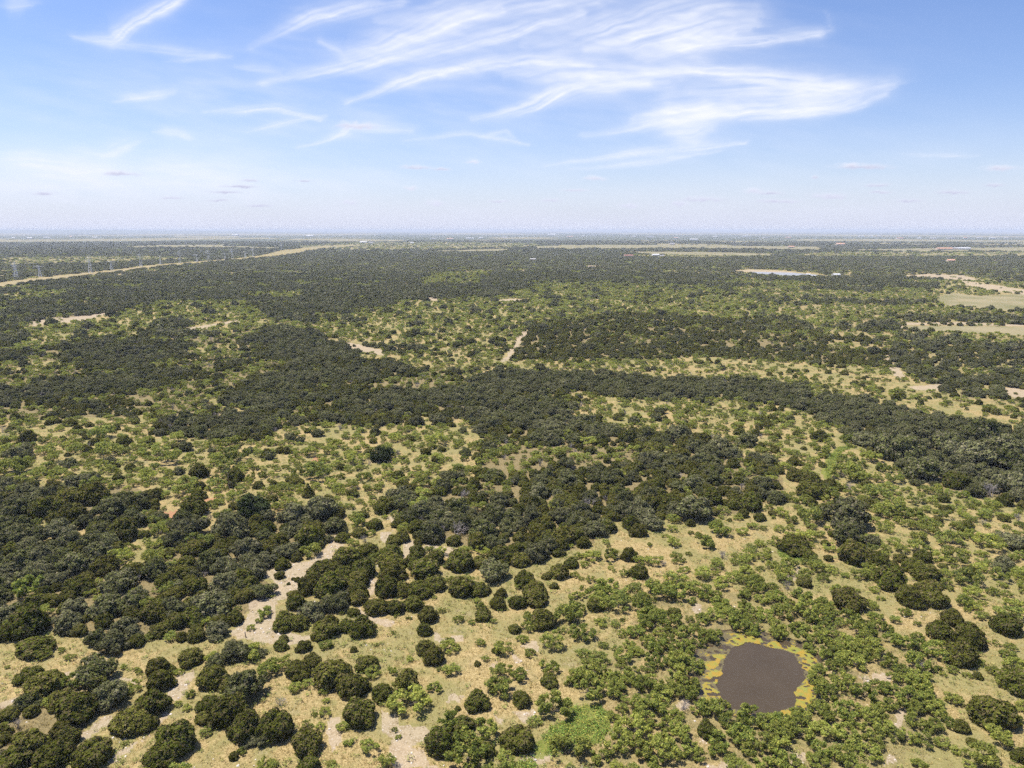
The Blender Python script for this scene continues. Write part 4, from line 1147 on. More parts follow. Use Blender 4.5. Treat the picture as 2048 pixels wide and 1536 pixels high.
# ------------------------------------------------------------------ ground cover: tufts, weeds, stones
def tuft_forms(name, material, n_blades, h, w, lean, variants=5, leaf=False):
    coll = bpy.data.collections.new(name)
    for v in range(variants):
        rng = np.random.default_rng(900 + v + int(h * 100))
        b = Buf()
        for k in range(n_blades):
            a = rng.random() * 6.283
            rr = w * math.sqrt(rng.random())
            p = np.array((rr * math.cos(a), rr * math.sin(a), 0.0))
            hh = h * (0.5 + 0.7 * rng.random())
            d = np.array((math.cos(a), math.sin(a), 0)) * lean * rng.random() + rng.normal(size=3) * 0.1
            s = np.array((-math.sin(a), math.cos(a), 0)) * (h * 0.11 if not leaf else h * 0.3)
            if leaf:
                c = p + np.array((0, 0, hh)) + d * hh
                u = np.array((math.cos(a), math.sin(a), 0.3 * rng.normal())) * h * 0.35
                b.add([c - s, c + u, c + s], [(0, 1, 2)], rng.random(), float(rng.random() < 0.3) * 0.8)
            else:
                b.add([p - s, p + s, p + d * hh + np.array((0, 0, hh))], [(0, 1, 2)], rng.random(), float(rng.random() < 0.2))
        coll.objects.link(bpy.data.objects.new('%s_%02d' % (name, v), mesh_from(name, b.v, b.f, [material], None, {'tint': b.t, 'odd': b.o})))
    return coll

def stone_forms():
    coll = bpy.data.collections.new('stone_forms')
    for v in range(4):
        rng = np.random.default_rng(40 + v)
        ring = [(math.cos(t) * (0.7 + .4 * rng.random()), math.sin(t) * (0.7 + .4 * rng.random())) for t in np.linspace(0, 6.283, 7)[:-1]]
        vs = [(x, y, -0.1) for x, y in ring] + [(x * 0.7, y * 0.7, 0.35 + 0.2 * rng.random()) for x, y in ring]
        fs = [(k, (k + 1) % 6, 6 + (k + 1) % 6, 6 + k) for k in range(6)] + [tuple(range(6, 12))]
        coll.objects.link(bpy.data.objects.new('stone_form_%02d' % v, mesh_from('stone', vs, fs, [M_ROCK])))
    return coll

def cover(name, label, coll, nform, d1, spacing, seed, size, where, tilt=0.0):
    P, rng = grid_points(100, d1, spacing, seed)
    P = P[where(P, rng)]
    P = P[~inside(P, POND_C + (POND - POND_C) * 1.04)]
    n = len(P)
    s = size[0] + (size[1] - size[0]) * rng.random(n) ** 2
    z = terrain(P[:, 0].copy(), P[:, 1].copy())
    scatter(name, label, coll, np.stack([P[:, 0], P[:, 1], z - 0.02], 1), np.stack([s, s, s * (0.7 + 0.5 * rng.random(n))], 1), rng.integers(0, nform, n),
            np.stack([tilt * (rng.random(n) - 0.5), tilt * (rng.random(n) - 0.5), rng.random(n) * 6.283], 1))

def is_bare(P):
    b = np.zeros(len(P), bool)
    for g in G_BARE + G_RED:
        b |= inside(P, g)
    return b

def is_weed(P):
    b = np.zeros(len(P), bool)
    for g in G_WEED:
        b |= inside(P, g)
    return b

def fade(P, d0, d1):
    return np.clip((d1 - np.hypot(P[:, 0], P[:, 1])) / (d1 - d0), 0, 1)

cover('grass', 'straw-coloured dry grass tufts between the trees', tuft_forms('straw_tuft', M_STRAW, 12, 0.42, 0.34, 0.9), 5, 340, 1.0, 31, (0.7, 1.5),
      lambda P, r: (r.random(len(P)) < np.where(is_bare(P), 0.08, 0.25 + 0.75 * fbm(P[:, 0] / 7, P[:, 1] / 7, 55, 3)) * fade(P, 180, 340)) & ~is_weed(P))
cover('weeds', 'small yellow-green weeds dotted over the dry grass', tuft_forms('weed_tuft', M_WEED, 26, 0.55, 0.5, 0.6, leaf=True), 5, 620, 1.9, 32, (0.35, 1.35),
      lambda P, r: (r.random(len(P)) < np.clip(1.9 * fbm(P[:, 0] / 14, P[:, 1] / 14, 56, 3) - 0.5, 0, 1) * np.where(is_bare(P), 0.2, 1.0)) & np.isin(zone_of(P), [ZCODE['S'], ZCODE['L'], ZCODE['G'], ZCODE['M'], ZCODE['T']]))
cover('ground_cover', 'bright green leafy weeds filling the damp hollow', tuft_forms('broad_tuft', M_BROAD, 22, 0.5, 0.55, 0.5, leaf=True), 5, 400, 0.62, 33, (0.6, 1.3),
      lambda P, r: is_weed(P) & (r.random(len(P)) < np.clip(2.2 * fbm(P[:, 0] / 3.0, P[:, 1] / 3.0, 57, 3) - 0.35, 0, 1)))
WHITE = gpoly(tp('B', [(860, 370), (1120, 350), (1150, 420), (1100, 460), (960, 450), (880, 430)]))
STONY = [gpoly(tp('A', [(850, 1120), (1230, 1100), (1000, 1300), (850, 1360), (780, 1360)])), gpoly(tp('A', [(1450, 1300), (2048, 1200), (2048, 1370), (1400, 1370)]))]
def stony(P, r):
    w = np.where(is_bare(P), 0.16, 0.004)
    w[inside(P, WHITE)] = 0.22
    for g in STONY:
        w[inside(P, g)] = 0.10
    return r.random(len(P)) < w
cover('rubble', 'scattered white limestone stones on bare ground', stone_forms(), 4, 300, 0.75, 34, (0.07, 0.42), stony, 0.5)

# ------------------------------------------------------------------ poles, post, transmission towers
def obj(name, buf, m, parent=None):
    o = bpy.data.objects.new(name, mesh_from(name, buf.v, buf.f, [m]))
    COL.objects.link(o)
    o.parent = parent
    return o

def empty(name, x, y, label, cat, group=None, rz=0.0, z=None):
    o = bpy.data.objects.new(name, None)
    o.location = (x, y, terrain1(x, y) if z is None else z)
    o.rotation_euler = (0, 0, rz)
    o['label'] = label
    o['category'] = cat
    if group:
        o['group'] = group
    COL.objects.link(o)
    return o

def utility_pole(px, py, h, label):
    x, y, _t = ground(px, py)
    r = empty('utility_pole', x, y, label, 'utility pole')
    b = Buf(); tube(b, (0, 0, -0.3), (0, 0, h), 0.17, 0.12, 8); obj('pole_shaft', b, M_POLE, r)
    b = Buf(); tube(b, (-0.75, -0.14, h - 0.7), (0.75, -0.14, h - 0.7), 0.06, 0.06, 4); obj('crossarm', b, M_POLE, r)
    for s in (-0.65, 0.0, 0.65):
        b = Buf(); tube(b, (s, -0.14, h - 0.64), (s, -0.14, h - 0.46), 0.05, 0.03, 6); obj('insulator', b, M_GREYWOOD, r)
utility_pole(458.5, 979, 8.2, 'slim brown utility pole standing beside bushes on the left savanna')
utility_pole(1921, 807, 9.5, 'lone brown utility pole on dry grass beyond the creek oaks')

x, y, _t = ground(491.5, 1275)
r = empty('fence_post', x, y, 'short leaning dark wooden post on bare ground beside the track', 'post')
b = Buf(); tube(b, (0, 0, -0.3), (-0.12, 0.02, 1.75), 0.13, 0.11, 7); obj('post_shaft', b, M_POLE, r)
b = Buf(); tube(b, (0.05, -0.05, -0.1), (0.42, -0.2, 0.45), 0.10, 0.06, 6); obj('side_stub', b, M_POLE, r)

def tower_parts(h, arms, base, top):
    """Lattice tower: legs, braces and crossarms as separate buffers."""
    leg = []
    for sx in (-1, 1):
        for sy in (-1, 1):
            b = Buf(); tube(b, (sx * base, sy * base, 0), (sx * top, sy * top, h * 0.82), 0.34, 0.26, 4); leg.append(b)
    br = Buf()
    for k in range(9):
        z0, z1 = h * 0.82 * k / 9, h * 0.82 * (k + 1) / 9
        w0, w1 = base + (top - base) * k / 9, base + (top - base) * (k + 1) / 9
        for s in (-1, 1):
            tube(br, (-w0, s * w0, z0), (w1, s * w1, z1), 0.14, 0.14, 3)
            tube(br, (w0, s * w0, z0), (-w1, s * w1, z1), 0.14, 0.14, 3)
            tube(br, (s * w0, -w0, z0), (s * w1, w1, z1), 0.14, 0.14, 3)
    pk = Buf()
    for sx in (-1, 1):
        for sy in (-1, 1):
            tube(pk, (sx * top, sy * top, h * 0.82), (0, 0, h), 0.22, 0.16, 4)
    ar = []
    for z, L in arms:
        b = Buf()
        tube(b, (-L, 0, z), (L, 0, z), 0.24, 0.24, 4)
        for s in (-1, 1):
            tube(b, (s * L, 0, z), (0, 0, z + 2.2), 0.16, 0.16, 3)
            tube(b, (s * L, 0, z), (s * L, 0, z - 2.4), 0.16, 0.12, 4)
        ar.append(b)
    return leg, br, pk, ar

def tower(px, py, h, tall, label):
    x, y, _t = ground(px, py)
    r = empty('transmission_tower', x, y, label, 'transmission tower', 'lattice towers along the cleared strip', math.radians(24))
    leg, br, pk, ar = tower_parts(h, [(h * .66, 7.5), (h * .76, 9.0), (h * .87, 7.0)] if tall else [(h * .86, 11.0)], 4.2 if tall else 3.4, 1.1)
    for q in leg:
        obj('leg', q, M_STEEL, r)
    obj('bracing', br, M_STEEL, r)
    obj('peak', pk, M_STEEL, r)
    for q in ar:
        obj('crossarm', q, M_STEEL, r)
TALL = [(33, 557, 40), (181, 546, 44), (282, 533.5, 42), (360, 527, 42), (417, 523, 44), (465, 519, 44), (507, 515, 44), (563, 500.5, 44)]
LOW = [(80.5, 554, 29), (223, 540.5, 27), (321, 529, 28), (394, 523.8, 28), (450, 519.6, 28), (491, 516, 28)]
words = ['first', 'second', 'third', 'fourth', 'fifth', 'sixth', 'seventh', 'eighth']
for k, (px, py, h) in enumerate(TALL):
    tower(px, py, h, True, 'tall three-armed lattice tower along cleared strip, %s from the left edge' % words[k])
for k, (px, py, h) in enumerate(LOW):
    tower(px, py, h, False, 'shorter single-armed lattice tower along cleared strip, %s from the left edge' % words[k])
for px, py, ht, lab in ((1470, 496, 46, 'thin grey radio mast on the far pasture, nearer the farm pond'), (1564, 494, 38, 'thin grey radio mast on the far pasture, right of the taller one')):
    x, y, _t = ground(px, py)
    r = empty('radio_mast', x, y, lab, 'radio mast')
    b = Buf()
    for a in (0, 2.09, 4.19):
        tube(b, (1.2 * math.cos(a), 1.2 * math.sin(a), 0), (0.3 * math.cos(a), 0.3 * math.sin(a), ht), 0.5, 0.35, 4)
    for k in range(10):
        z0, z1 = ht * k / 10, ht * (k + 1) / 10
        for a in (0, 2.09, 4.19):
            q0, q1 = 1.2 - .9 * k / 10, 1.2 - .9 * (k + 1) / 10
            tube(b, (q0 * math.cos(a), q0 * math.sin(a), z0), (q1 * math.cos(a + 2.09), q1 * math.sin(a + 2.09), z1), 0.18, 0.18, 3)
    obj('lattice', b, M_STEEL, r)
    b = Buf(); tube(b, (0, 0, ht - 0.5), (0, 0, ht + 4), 0.25, 0.15, 5); obj('antenna', b, M_STEEL, r)

# ------------------------------------------------------------------ far farm buildings
def wallmat(c):
    return plain_material('painted_wall', c, 0.06)
W_WHITE, W_TAN, W_GREY = wallmat((0.58, 0.57, 0.55)), wallmat((0.52, 0.42, 0.32)), wallmat((0.5, 0.5, 0.5))
R_WHITE, R_RED, R_GREY, R_TAN = (plain_material('roofing', c, 0.1, rough=0.6) for c in ((0.50, 0.50, 0.50), (0.26, 0.11, 0.08), (0.30, 0.29, 0.29), (0.50, 0.28, 0.17)))
M_DOOR = plain_material('dark_opening', (0.05, 0.05, 0.055), 0.1)
def building(name, px, py, L, D, H, wm, rm, label, rz=0.0, cat='house'):
    x, y, _t = ground(px, py)
    r = empty(name, x, y, label, cat, None, rz)
    b = Buf()
    l, d = L / 2, D / 2
    pk = H + D * 0.26
    b.add([(-l, -d, -1), (l, -d, -1), (l, d, -1), (-l, d, -1), (-l, -d, H), (l, -d, H), (l, d, H), (-l, d, H), (-l, 0, pk), (l, 0, pk)],
          [(0, 1, 5, 4), (1, 2, 6, 9, 5), (2, 3, 7, 6), (3, 0, 4, 8, 7)])
    obj('wall', b, wm, r)
    b = Buf()
    o, t = 0.6, 0.3
    b.add([(-l - o, -d - o, H - o * .3), (l + o, -d - o, H - o * .3), (l + o, 0, pk + .12), (-l - o, 0, pk + .12), (-l - o, d + o, H - o * .3), (l + o, d + o, H - o * .3),
           (-l - o, -d - o, H - o * .3 + t), (l + o, -d - o, H - o * .3 + t), (l + o, 0, pk + .12 + t), (-l - o, 0, pk + .12 + t), (-l - o, d + o, H - o * .3 + t), (l + o, d + o, H - o * .3 + t)],
          [(0, 3, 2, 1), (3, 4, 5, 2), (6, 7, 8, 9), (9, 8, 11, 10), (0, 1, 7, 6), (5, 4, 10, 11), (1, 2, 8, 7), (2, 5, 11, 8), (3, 0, 6, 9), (4, 3, 9, 10)])
    obj('roof', b, rm, r)
    b = Buf()
    b.add([(-1.2, -d - .05, -0.5), (1.2, -d - .05, -0.5), (1.2, -d - .05, H * .7), (-1.2, -d - .05, H * .7), (-1.2, -d + .02, -0.5), (1.2, -d + .02, -0.5), (1.2, -d + .02, H * .7), (-1.2, -d + .02, H * .7)],
          [(0, 1, 2, 3), (1, 5, 6, 2), (5, 4, 7, 6), (4, 0, 3, 7), (3, 2, 6, 7)])
    obj('door', b, M_DOOR, r)
    for s in (-1, 1):
        b = Buf()
        cx = s * l * 0.55
        b.add([(cx - 1.1, -d - .04, H * .35), (cx + 1.1, -d - .04, H * .35), (cx + 1.1, -d - .04, H * .7), (cx - 1.1, -d - .04, H * .7), (cx - 1.1, -d + .02, H * .35), (cx + 1.1, -d + .02, H * .35), (cx + 1.1, -d + .02, H * .7), (cx - 1.1, -d + .02, H * .7)],
              [(0, 1, 2, 3), (1, 5, 6, 2), (5, 4, 7, 6), (4, 0, 3, 7), (3, 2, 6, 7)])
        obj('window', b, M_DOOR, r)
building('house', 1257, 514, 38, 15, 6, W_TAN, R_RED, 'long red-roofed ranch house at the end of the pale pasture', 0.05)
building('barn', 1311, 512.5, 30, 15, 6, W_WHITE, R_WHITE, 'white metal barn beside the pale pasture, right of red-roofed house', 0.1, 'barn')
building('barn', 1324, 513.2, 16, 10, 4, W_GREY, R_GREY, 'low grey shed close to the white metal barn', 0.1, 'barn')
building('house', 1066, 521, 20, 11, 5, W_TAN, R_GREY, 'grey-roofed house within dark trees below the green valley', -0.1)
building('barn', 727, 486, 60, 24, 8, W_WHITE, R_WHITE, 'long white barn at the edge of the pale far field', 0.0, 'barn')
building('barn', 742, 486.6, 34, 22, 7, W_WHITE, R_GREY, 'grey-roofed barn just right of the long white barn', 0.1, 'barn')
building('barn', 824, 487.5, 26, 20, 9, W_WHITE, R_WHITE, 'single bright white barn on the green valley floor', 0.3, 'barn')
building('house', 1901, 524, 26, 14, 6, W_TAN, R_TAN, 'orange-roofed house alone among trees on the right plain', 0.0)
building('barn', 1888, 499.5, 90, 22, 7, W_TAN, R_TAN, 'long tan-roofed barn on the pale pasture, largest of its row', 0.0, 'barn')
building('barn', 1904, 499.2, 55, 20, 7, W_TAN, R_GREY, 'tan barn in the middle of the row on the pale pasture', 0.0, 'barn')
building('barn', 1924, 499, 90, 22, 7, W_WHITE, R_WHITE, 'long white barn at the right end of the row', 0.0, 'barn')
building('house', 1615, 552.5, 13, 9, 4, W_WHITE, R_WHITE, 'small white house at the tip of the farm pond', 0.4)
building('barn', 1672, 552.5, 18, 10, 4, W_WHITE, R_WHITE, 'small white shed among dark trees right of the farm pond', 0.2, 'barn')
building('house', 1582, 495.5, 40, 18, 7, W_TAN, R_TAN, 'tan house beside the mast on the pale far pasture', 0.1)
building('house', 1680, 491.5, 60, 30, 12, W_TAN, R_TAN, 'large tan house on the wooded ridge', 0.1)
building('house', 1344, 489.5, 40, 22, 8, W_TAN, R_GREY, 'tan house at the back of the pale pasture', 0.1)
building('barn', 1388, 480.5, 90, 30, 10, W_WHITE, R_WHITE, 'wide white barn far off among dark far trees', 0.0, 'barn')
building('barn', 1103, 470.8, 160, 60, 18, W_WHITE, R_WHITE, 'bright white shed near the horizon above the valley', 0.0, 'barn')
building('barn', 471, 471.6, 120, 50, 16, W_WHITE, R_WHITE, 'bright white shed near the horizon on the left plain', 0.0, 'barn')
building('barn', 620, 473.2, 120, 50, 15, W_WHITE, R_WHITE, 'bright white shed near the horizon left of the pale field', 0.0, 'barn')
FAR_HOUSES = [(28, 476.5), (60, 477.5), (95, 476), (142, 474), (190, 475.5), (262, 471), (1140, 474.5), (1166, 473), (1268, 474), (1300, 474.5), (1352, 477), (1430, 474), (1490, 473.5), (1530, 476.5), (1576, 476.5), (1722, 473.2), (1742, 473.5),
              (1758, 473.2), (1800, 478), (1838, 477.5), (1866, 478), (1902, 477.5), (1930, 477), (1958, 476.2), (1985, 477.6), (2012, 477), (940, 477.5), (900, 479), (868, 478.3), (962, 477), (1010, 476)]
NTH = 'first second third fourth fifth sixth seventh eighth ninth tenth eleventh twelfth thirteenth fourteenth fifteenth sixteenth seventeenth eighteenth nineteenth twentieth'.split() + ['twenty-' + w for w in 'first second third fourth fifth sixth seventh eighth ninth'.split()] + ['thirtieth', 'thirty-first']
FAR_HOUSES.sort()
for k, (px, py) in enumerate(FAR_HOUSES):
    building('far_house', px, py, 50 + 25 * (k % 3), 26, 8 + 2 * (k % 2), (W_WHITE, W_TAN)[k % 3 == 1], (R_WHITE, R_WHITE, R_GREY, R_TAN)[k % 4], 'tiny pale building far across the hazy plain, %s from the left edge' % NTH[k], 0.1 * (k % 5) - 0.2, 'building')
    bpy.data.objects['far_house' if k == 0 else 'far_house.%03d' % k]['group'] = 'tiny pale buildings far across the plain'
x, y, _t = ground(808, 481.5)
r = empty('water_tower', x, y, 'slim white water tower rising from the pale far field', 'water tower')
b = Buf(); tube(b, (0, 0, -1), (0, 0, 30), 4.0, 3.2, 10); obj('column', b, W_WHITE, r)
b = Buf(); tube(b, (0, 0, 28), (0, 0, 33), 3.3, 7.5, 12); tube(b, (0, 0, 33), (0, 0, 40), 7.5, 7.0, 12); tube(b, (0, 0, 40), (0, 0, 42.5), 7.0, 2.0, 12); obj('tank', b, W_WHITE, r)

# ------------------------------------------------------------------ far ridge on the left skyline
vs, fs = [], []
nh = 90
for i in range(nh):
    t = i / (nh - 1)
    px = -260 + 900 * t
    X0 = 28000.0 * math.tan(math.atan((px - 1024) / FOCAL / CP))
    h = 122.0 * math.sin(math.pi * t) ** 0.8 * (0.75 + 0.35 * float(fbm(np.array([t * 7.0]), np.array([0.5]), 15, 4)[0]))
    vs += [(X0, 26000.0, -2.0), (X0, 28000.0, h), (X0 * 1.02, 31000.0, -2.0)]
for i in range(nh - 1):
    a = i * 3
    fs += [(a, a + 3, a + 4, a + 1), (a + 1, a + 4, a + 5, a + 2)]
hm = mesh_from('hills', vs, fs, [plain_material('far_ridge', (0.085, 0.10, 0.05), 0.4, 0.0008)], smooth=True)
ho = bpy.data.objects.new('hills', hm)
ho['kind'] = 'structure'
COL.objects.link(ho)

# ------------------------------------------------------------------ clouds: thin cirrus, small cumulus and painted horizon haze on a far dome
CIRRUS = [([(150, 75), (225, 82), (262, 58), (300, 30), (345, 8), (390, -15)], 15, .85), ([(140, 70), (220, 88), (330, 100), (430, 112)], 9, .35), ([(505, 94), (560, 62), (620, 38), (700, 22), (800, 8)], 17, .75),
          ([(640, 82), (672, 98), (690, 110), (745, 98), (800, 80), (900, 50), (1000, 20)], 24, .8), ([(530, 168), (590, 152), (680, 138), (780, 116), (900, 95), (1020, 70), (1160, 30)], 19, .85),
          ([(690, 205), (730, 192), (800, 168), (870, 150), (960, 132), (1060, 122), (1180, 135)], 15, .95), ([(950, 238), (1040, 222), (1110, 192), (1180, 172), (1300, 165)], 17, .9), ([(1010, 150), (1120, 142), (1230, 160), (1340, 165)], 34, .85),
          ([(760, 45), (900, 25), (1040, 12), (1200, 5)], 32, .6), ([(1050, 92), (1180, 66), (1330, 36), (1450, 22), (1500, 30)], 34, .75), ([(1170, 100), (1320, 82), (1420, 62), (1500, 56)], 30, .95), ([(1270, 116), (1400, 88), (1530, 82), (1640, 70)], 11, .7),
          ([(1300, 120), (1390, 95), (1470, 70)], 22, .6), ([(1180, 150), (1380, 142), (1540, 160), (1640, 180), (1720, 176), (1790, 168)], 20, .85), ([(1380, 185), (1500, 190), (1620, 190), (1720, 180)], 26, .7), ([(1170, 272), (1280, 256), (1390, 228), (1530, 222), (1640, 215), (1720, 205), (1770, 185)], 15, .9),
          ([(1270, 238), (1370, 232), (1450, 226)], 34, .95), ([(1330, 262), (1390, 270), (1420, 255)], 22, .7), ([(1090, 332), (1220, 312), (1330, 300), (1490, 286)], 8, .65), ([(1140, 340), (1300, 322), (1440, 302)], 6, .4), ([(1480, 240), (1620, 228), (1720, 215)], 7, .5),
          ([(405, 224), (480, 222), (560, 218), (640, 240)], 7, .6), ([(490, 262), (560, 248), (650, 232)], 6, .4), ([(600, 292), (660, 280), (700, 256), (760, 258), (820, 261)], 8, .6), ([(225, 204), (280, 194), (340, 183)], 9, .45),
          ([(305, 262), (350, 268), (380, 279)], 6, .6), ([(200, 312), (235, 300), (272, 286)], 11, .5), ([(130, 298), (185, 304), (230, 310)], 8, .3), ([(-40, 320), (60, 325), (150, 345), (200, 340)], 20, .7), ([(250, 345), (340, 352), (430, 362), (500, 392)], 26, .6), ([(-40, 378), (60, 374), (150, 384)], 14, .5),
          ([(800, 280), (930, 265), (1060, 290)], 6, .35), ([(330, 122), (460, 112)], 7, .35), ([(470, 130), (560, 145)], 10, .3), ([(1040, 286), (1010, 262), (960, 272)], 5, .3), ([(0, 10), (60, 8)], 18, .5), ([(1800, 308), (1960, 312)], 4, .35), ([(1650, 20), (1660, 60), (1560, 60)], 10, .2)]
PUFFS = [(243, 347, 30, 5, .7), (225, 344, 14, 5, .2), (715, 252, 38, 9, .4), (1725, 333, 48, 6, .8), (1700, 330, 16, 6, .3), (2003, 336, 32, 6, .4), (1190, 357, 20, 5, .3), (945, 323, 12, 5, .2), (822, 376, 12, 5, .1), (872, 407, 16, 6, .1), (700, 405, 14, 6, .1), (1258, 411, 16, 6, .1), (1360, 408, 16, 6, .15),
         (480, 372, 30, 3, .9), (450, 383, 28, 3, .9), (500, 360, 14, 3, .8), (608, 361, 16, 2, .9), (85, 386, 20, 4, .7), (440, 400, 22, 3, .8), (1507, 382, 18, 6, .2), (1540, 386, 22, 4, .7), (1660, 392, 34, 6, .3), (1756, 370, 26, 4, .8), (1905, 384, 30, 4, .8), (1990, 370, 18, 4, .8), (1630, 354, 7, 3, .8), (1150, 380, 24, 3, .5), (1400, 398, 40, 5, .5),
         (1820, 401, 22, 4, .7), (1100, 400, 18, 4, .4), (520, 411, 24, 3, .6), (832, 334, 26, 4, .7), (880, 337, 16, 3, .7), (340, 395, 26, 3, .5), (1000, 402, 20, 3, .5), (1560, 402, 40, 4, .5), (1760, 384, 20, 3, .7)]
def build_clouds():
    R = 150000.0
    az = np.radians(np.concatenate([np.linspace(-42, 42, 520), np.linspace(42, 318, 150)[1:-1]]))
    az = np.sort(np.where(az > math.pi, az - 2 * math.pi, az))
    el = np.radians(np.concatenate([np.linspace(-0.4, 20, 255), np.linspace(20, 38, 40)[1:]]))
    A, E = np.meshgrid(az, el)
    A, E = A.ravel(), E.ravel()
    D = np.stack([np.sin(A) * np.cos(E), np.cos(A) * np.cos(E), np.sin(E)], 1)
    f = D[:, 1] * CP - D[:, 2] * SP
    u = D[:, 1] * SP + D[:, 2] * CP
    ok = f > 0.25
    px = np.where(ok, 1024 + FOCAL * D[:, 0] / np.where(ok, f, 1), -9999)
    py = np.where(ok, 768 - FOCAL * u / np.where(ok, f, 1), -9999)
    P = np.stack([px, py], 1)
    wob = np.stack([fbm(px / 60, py / 30, 301, 3) - .5, fbm(px / 60, py / 30, 302, 3) - .5], 1)
    Pw = P + wob * np.array([26, 9])
    dens = np.zeros(len(P))
    for k, (pts, w, inten) in enumerate(CIRRUS):
        pts = np.array(pts, float)
        inten = min(0.95, inten * 1.2) if w <= 12 else inten
        seg = np.diff(pts, axis=0)
        ln = np.hypot(seg[:, 0], seg[:, 1])
        cum = np.concatenate([[0], np.cumsum(ln)])
        best = np.full(len(P), 1e9)
        ss = np.zeros(len(P))
        tt = np.zeros(len(P))
        for i in range(len(seg)):
            t = np.clip(((Pw - pts[i]) @ seg[i]) / (ln[i] ** 2), 0, 1)
            q = Pw - pts[i] - t[:, None] * seg[i]
            d = np.hypot(q[:, 0], q[:, 1])
            sgn = (q[:, 1] * seg[i][0] - q[:, 0] * seg[i][1]) / ln[i]
            b = d < best
            best[b] = d[b]
            ss[b] = cum[i] + t[b] * ln[i]
            tt[b] = np.sign(sgn[b]) * d[b]
        L = cum[-1]
        taper = np.clip(ss / (0.35 * L), 0.12, 1) * np.clip((L - ss) / (0.25 * L), 0.25, 1) ** 0.5
        ww = w * (0.3 + 0.7 * taper)
        # upper edge feathers out more than the lower one
        ww = np.where(tt < 0, ww * 1.35, ww * 0.8)
        fib = 0.1 + 1.2 * np.clip(fbm(ss / 120.0 + k * 7 + tt / 60.0, tt / (w * 0.30) + ss / 75.0, 310 + k, 5) - 0.15, 0, 1)
        dens = 1 - (1 - dens) * (1 - np.clip(inten * (0.15 * np.exp(-(best / (2.0 * ww)) ** 2) + 1.05 * fib * np.exp(-(best / (0.86 * ww)) ** 2)) * (0.35 + 0.65 * taper), 0, 0.96))
    veil = 0.22 * np.exp(-(((px - 1180) / 520) ** 2 + ((py - 120) / 130) ** 2)) + 0.26 * np.exp(-(((px - 420) / 520) ** 2 + ((py - 210) / 130) ** 2)) + 0.12 * np.exp(-(((px - 1500) / 600) ** 2 + ((py - 320) / 80) ** 2)) + 0.62 * np.exp(-(((px - 250) / 420) ** 2 + ((py - 362) / 44) ** 2))
    streak = fbm(px / 150 + py / 120, py / 22 - px / 110, 400, 5)
    dens = 1 - (1 - dens) * (1 - np.clip(veil * (0.3 + 1.4 * np.clip(streak - 0.25, 0, 1)), 0, 1))
    dens *= 0.74 + 0.5 * fbm(px / 40 + py / 60, py / 9 - px / 80, 410, 4)
    # the same kind of sky carried on round the rest of the dome
    gen = np.clip(fbm(A * 5.0 + E * 3, E * 26.0 - A * 4, 420, 5) - 0.47, 0, 1) * 2.2 * np.clip(fbm(A * 2.0, E * 5.0, 421, 3) * 2 - 0.6, 0, 1)
    infr = ok & (px > -60) & (px < 2108) & (py > -60)
    edge = np.clip(np.maximum(np.maximum(-px, px - 2048), -py) / 260.0, 0, 1)
    blend = np.where(ok, edge, 1.0)
    dens = np.where(ok, dens, 0) * (1 - blend) + gen * blend
    dens *= np.clip((38 - np.degrees(E)) / 10, 0, 1)
    low = np.degrees(E) + 1.2 * (fbm(A * 9, E * 40, 430, 3) - 0.5)
    dens = 1 - (1 - dens) * (1 - 0.80 * np.exp(-(np.clip(low, 0, 99) / 4.3) ** 1.25))  # glowing haze painted in towards the horizon to brighten the lowest sky
    pale = np.exp(-(np.clip(np.degrees(E), 0, 99) / 3.2) ** 2)  # where the painted haze colour replaces cloud white
    grey = np.zeros(len(P))
    for k, (cx, cy, w, h, g) in enumerate(PUFFS):
        m = ok & (np.abs(px - cx) < w * 2.4) & (np.abs(py - cy) < h * 4)
        if not m.any():
            continue
        nx = fbm(px[m] / 9.0 + k * 3, py[m] / 5.0, 500 + k, 3) - .5
        dx = (px[m] - cx) / w + nx * 0.9
        dy = (py[m] - cy) / h + nx * 1.6
        dy = np.where(dy > 0, dy * 1.8, dy)
        v = 0.85 * np.exp(-(dx ** 2 + dy ** 2) ** 1.3)
        dens[m] = 1 - (1 - dens[m]) * (1 - v)
        grey[m] = np.maximum(grey[m], v * (0.35 + g) * np.clip(0.75 + 0.5 * dy, 0.3, 1.2))
    dens = np.clip(dens, 0, 0.97)
    V = D * R
    na, ne = len(az), len(el)
    idx = np.arange(na * ne).reshape(ne, na)
    a, b = idx[:-1], idx[1:]
    q = np.stack([a, b, np.roll(b, -1, 1), np.roll(a, -1, 1)], -1).reshape(-1, 4)
    q = q[dens[q].max(1) > 0.004]
    used = np.unique(q)
    remap = np.zeros(na * ne, int)
    remap[used] = np.arange(len(used))
    q = remap[q]
    V, dens, grey, pale = V[used], dens[used], grey[used], pale[used]
    me = bpy.data.meshes.new('clouds')
    me.vertices.add(len(V))
    me.vertices.foreach_set('co', V.astype(np.float32).ravel())
    me.loops.add(len(q) * 4)
    me.loops.foreach_set('vertex_index', q.ravel().astype(np.int32))
    me.polygons.add(len(q))
    me.polygons.foreach_set('loop_start', (np.arange(len(q)) * 4).astype(np.int32))
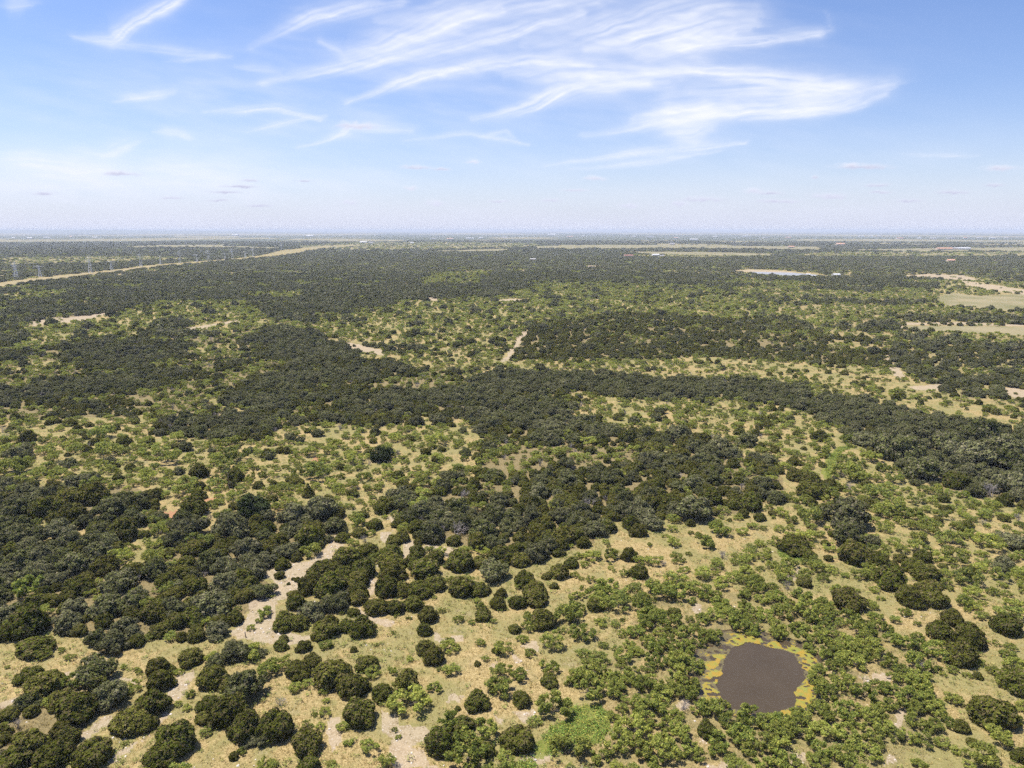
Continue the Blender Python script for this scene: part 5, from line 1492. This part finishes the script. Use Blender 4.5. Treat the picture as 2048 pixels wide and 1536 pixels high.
    me.update(calc_edges=True)
    for nm, arr in (('dens', dens), ('grey', grey), ('pale', pale)):
        at = me.attributes.new(nm, 'FLOAT', 'POINT')
        at.data.foreach_set('value', arr.astype(np.float32))
    m, nt, out = mat('clouds')
    at = N(nt, 'ShaderNodeAttribute', attribute_name='dens')
    gr = N(nt, 'ShaderNodeAttribute', attribute_name='grey')
    em = N(nt, 'ShaderNodeEmission', inp={'Strength': 0.67})
    pa = N(nt, 'ShaderNodeAttribute', attribute_name='pale')
    cc = mixc(nt, pa.outputs['Fac'], (0.88, 0.90, 0.985), (0.74, 0.775, 0.955))
    nt.links.new(mixc(nt, gr.outputs['Fac'], cc, (0.50, 0.50, 0.68)), em.inputs['Color'])
    tr = N(nt, 'ShaderNodeBsdfTransparent')
    mx = N(nt, 'ShaderNodeMixShader')
    nt.links.new(at.outputs['Fac'], mx.inputs[0])
    nt.links.new(tr.outputs[0], mx.inputs[1])
    nt.links.new(em.outputs[0], mx.inputs[2])
    nt.links.new(mx.outputs[0], out.inputs[0])
    me.materials.append(m)
    o = bpy.data.objects.new('clouds', me)
    o['kind'] = 'stuff'
    o['label'] = 'wispy white cirrus streaks and small low cumulus'
    COL.objects.link(o)
build_clouds()

# ------------------------------------------------------------------ haze: the air over the plain
s, zl, zh = 93000.0, -6.0, 136.0
vs = [(-s, -s, zl), (s, -s, zl), (s, s, zl), (-s, s, zl), (-s, -s, zh), (s, -s, zh), (s, s, zh), (-s, s, zh)]
fs = [(3, 2, 1, 0), (4, 5, 6, 7), (0, 1, 5, 4), (1, 2, 6, 5), (2, 3, 7, 6), (3, 0, 4, 7)]
m_haze, nt, out = mat('haze')
pv = N(nt, 'ShaderNodeVolumePrincipled', inp={'Color': (0.77, 0.84, 0.965, 1), 'Density': 0.00006, 'Anisotropy': 0.0})
nt.links.new(pv.outputs[0], out.inputs['Volume'])
hz = bpy.data.objects.new('haze', mesh_from('haze', vs, fs, [m_haze]))
hz['kind'] = 'stuff'
COL.objects.link(hz)
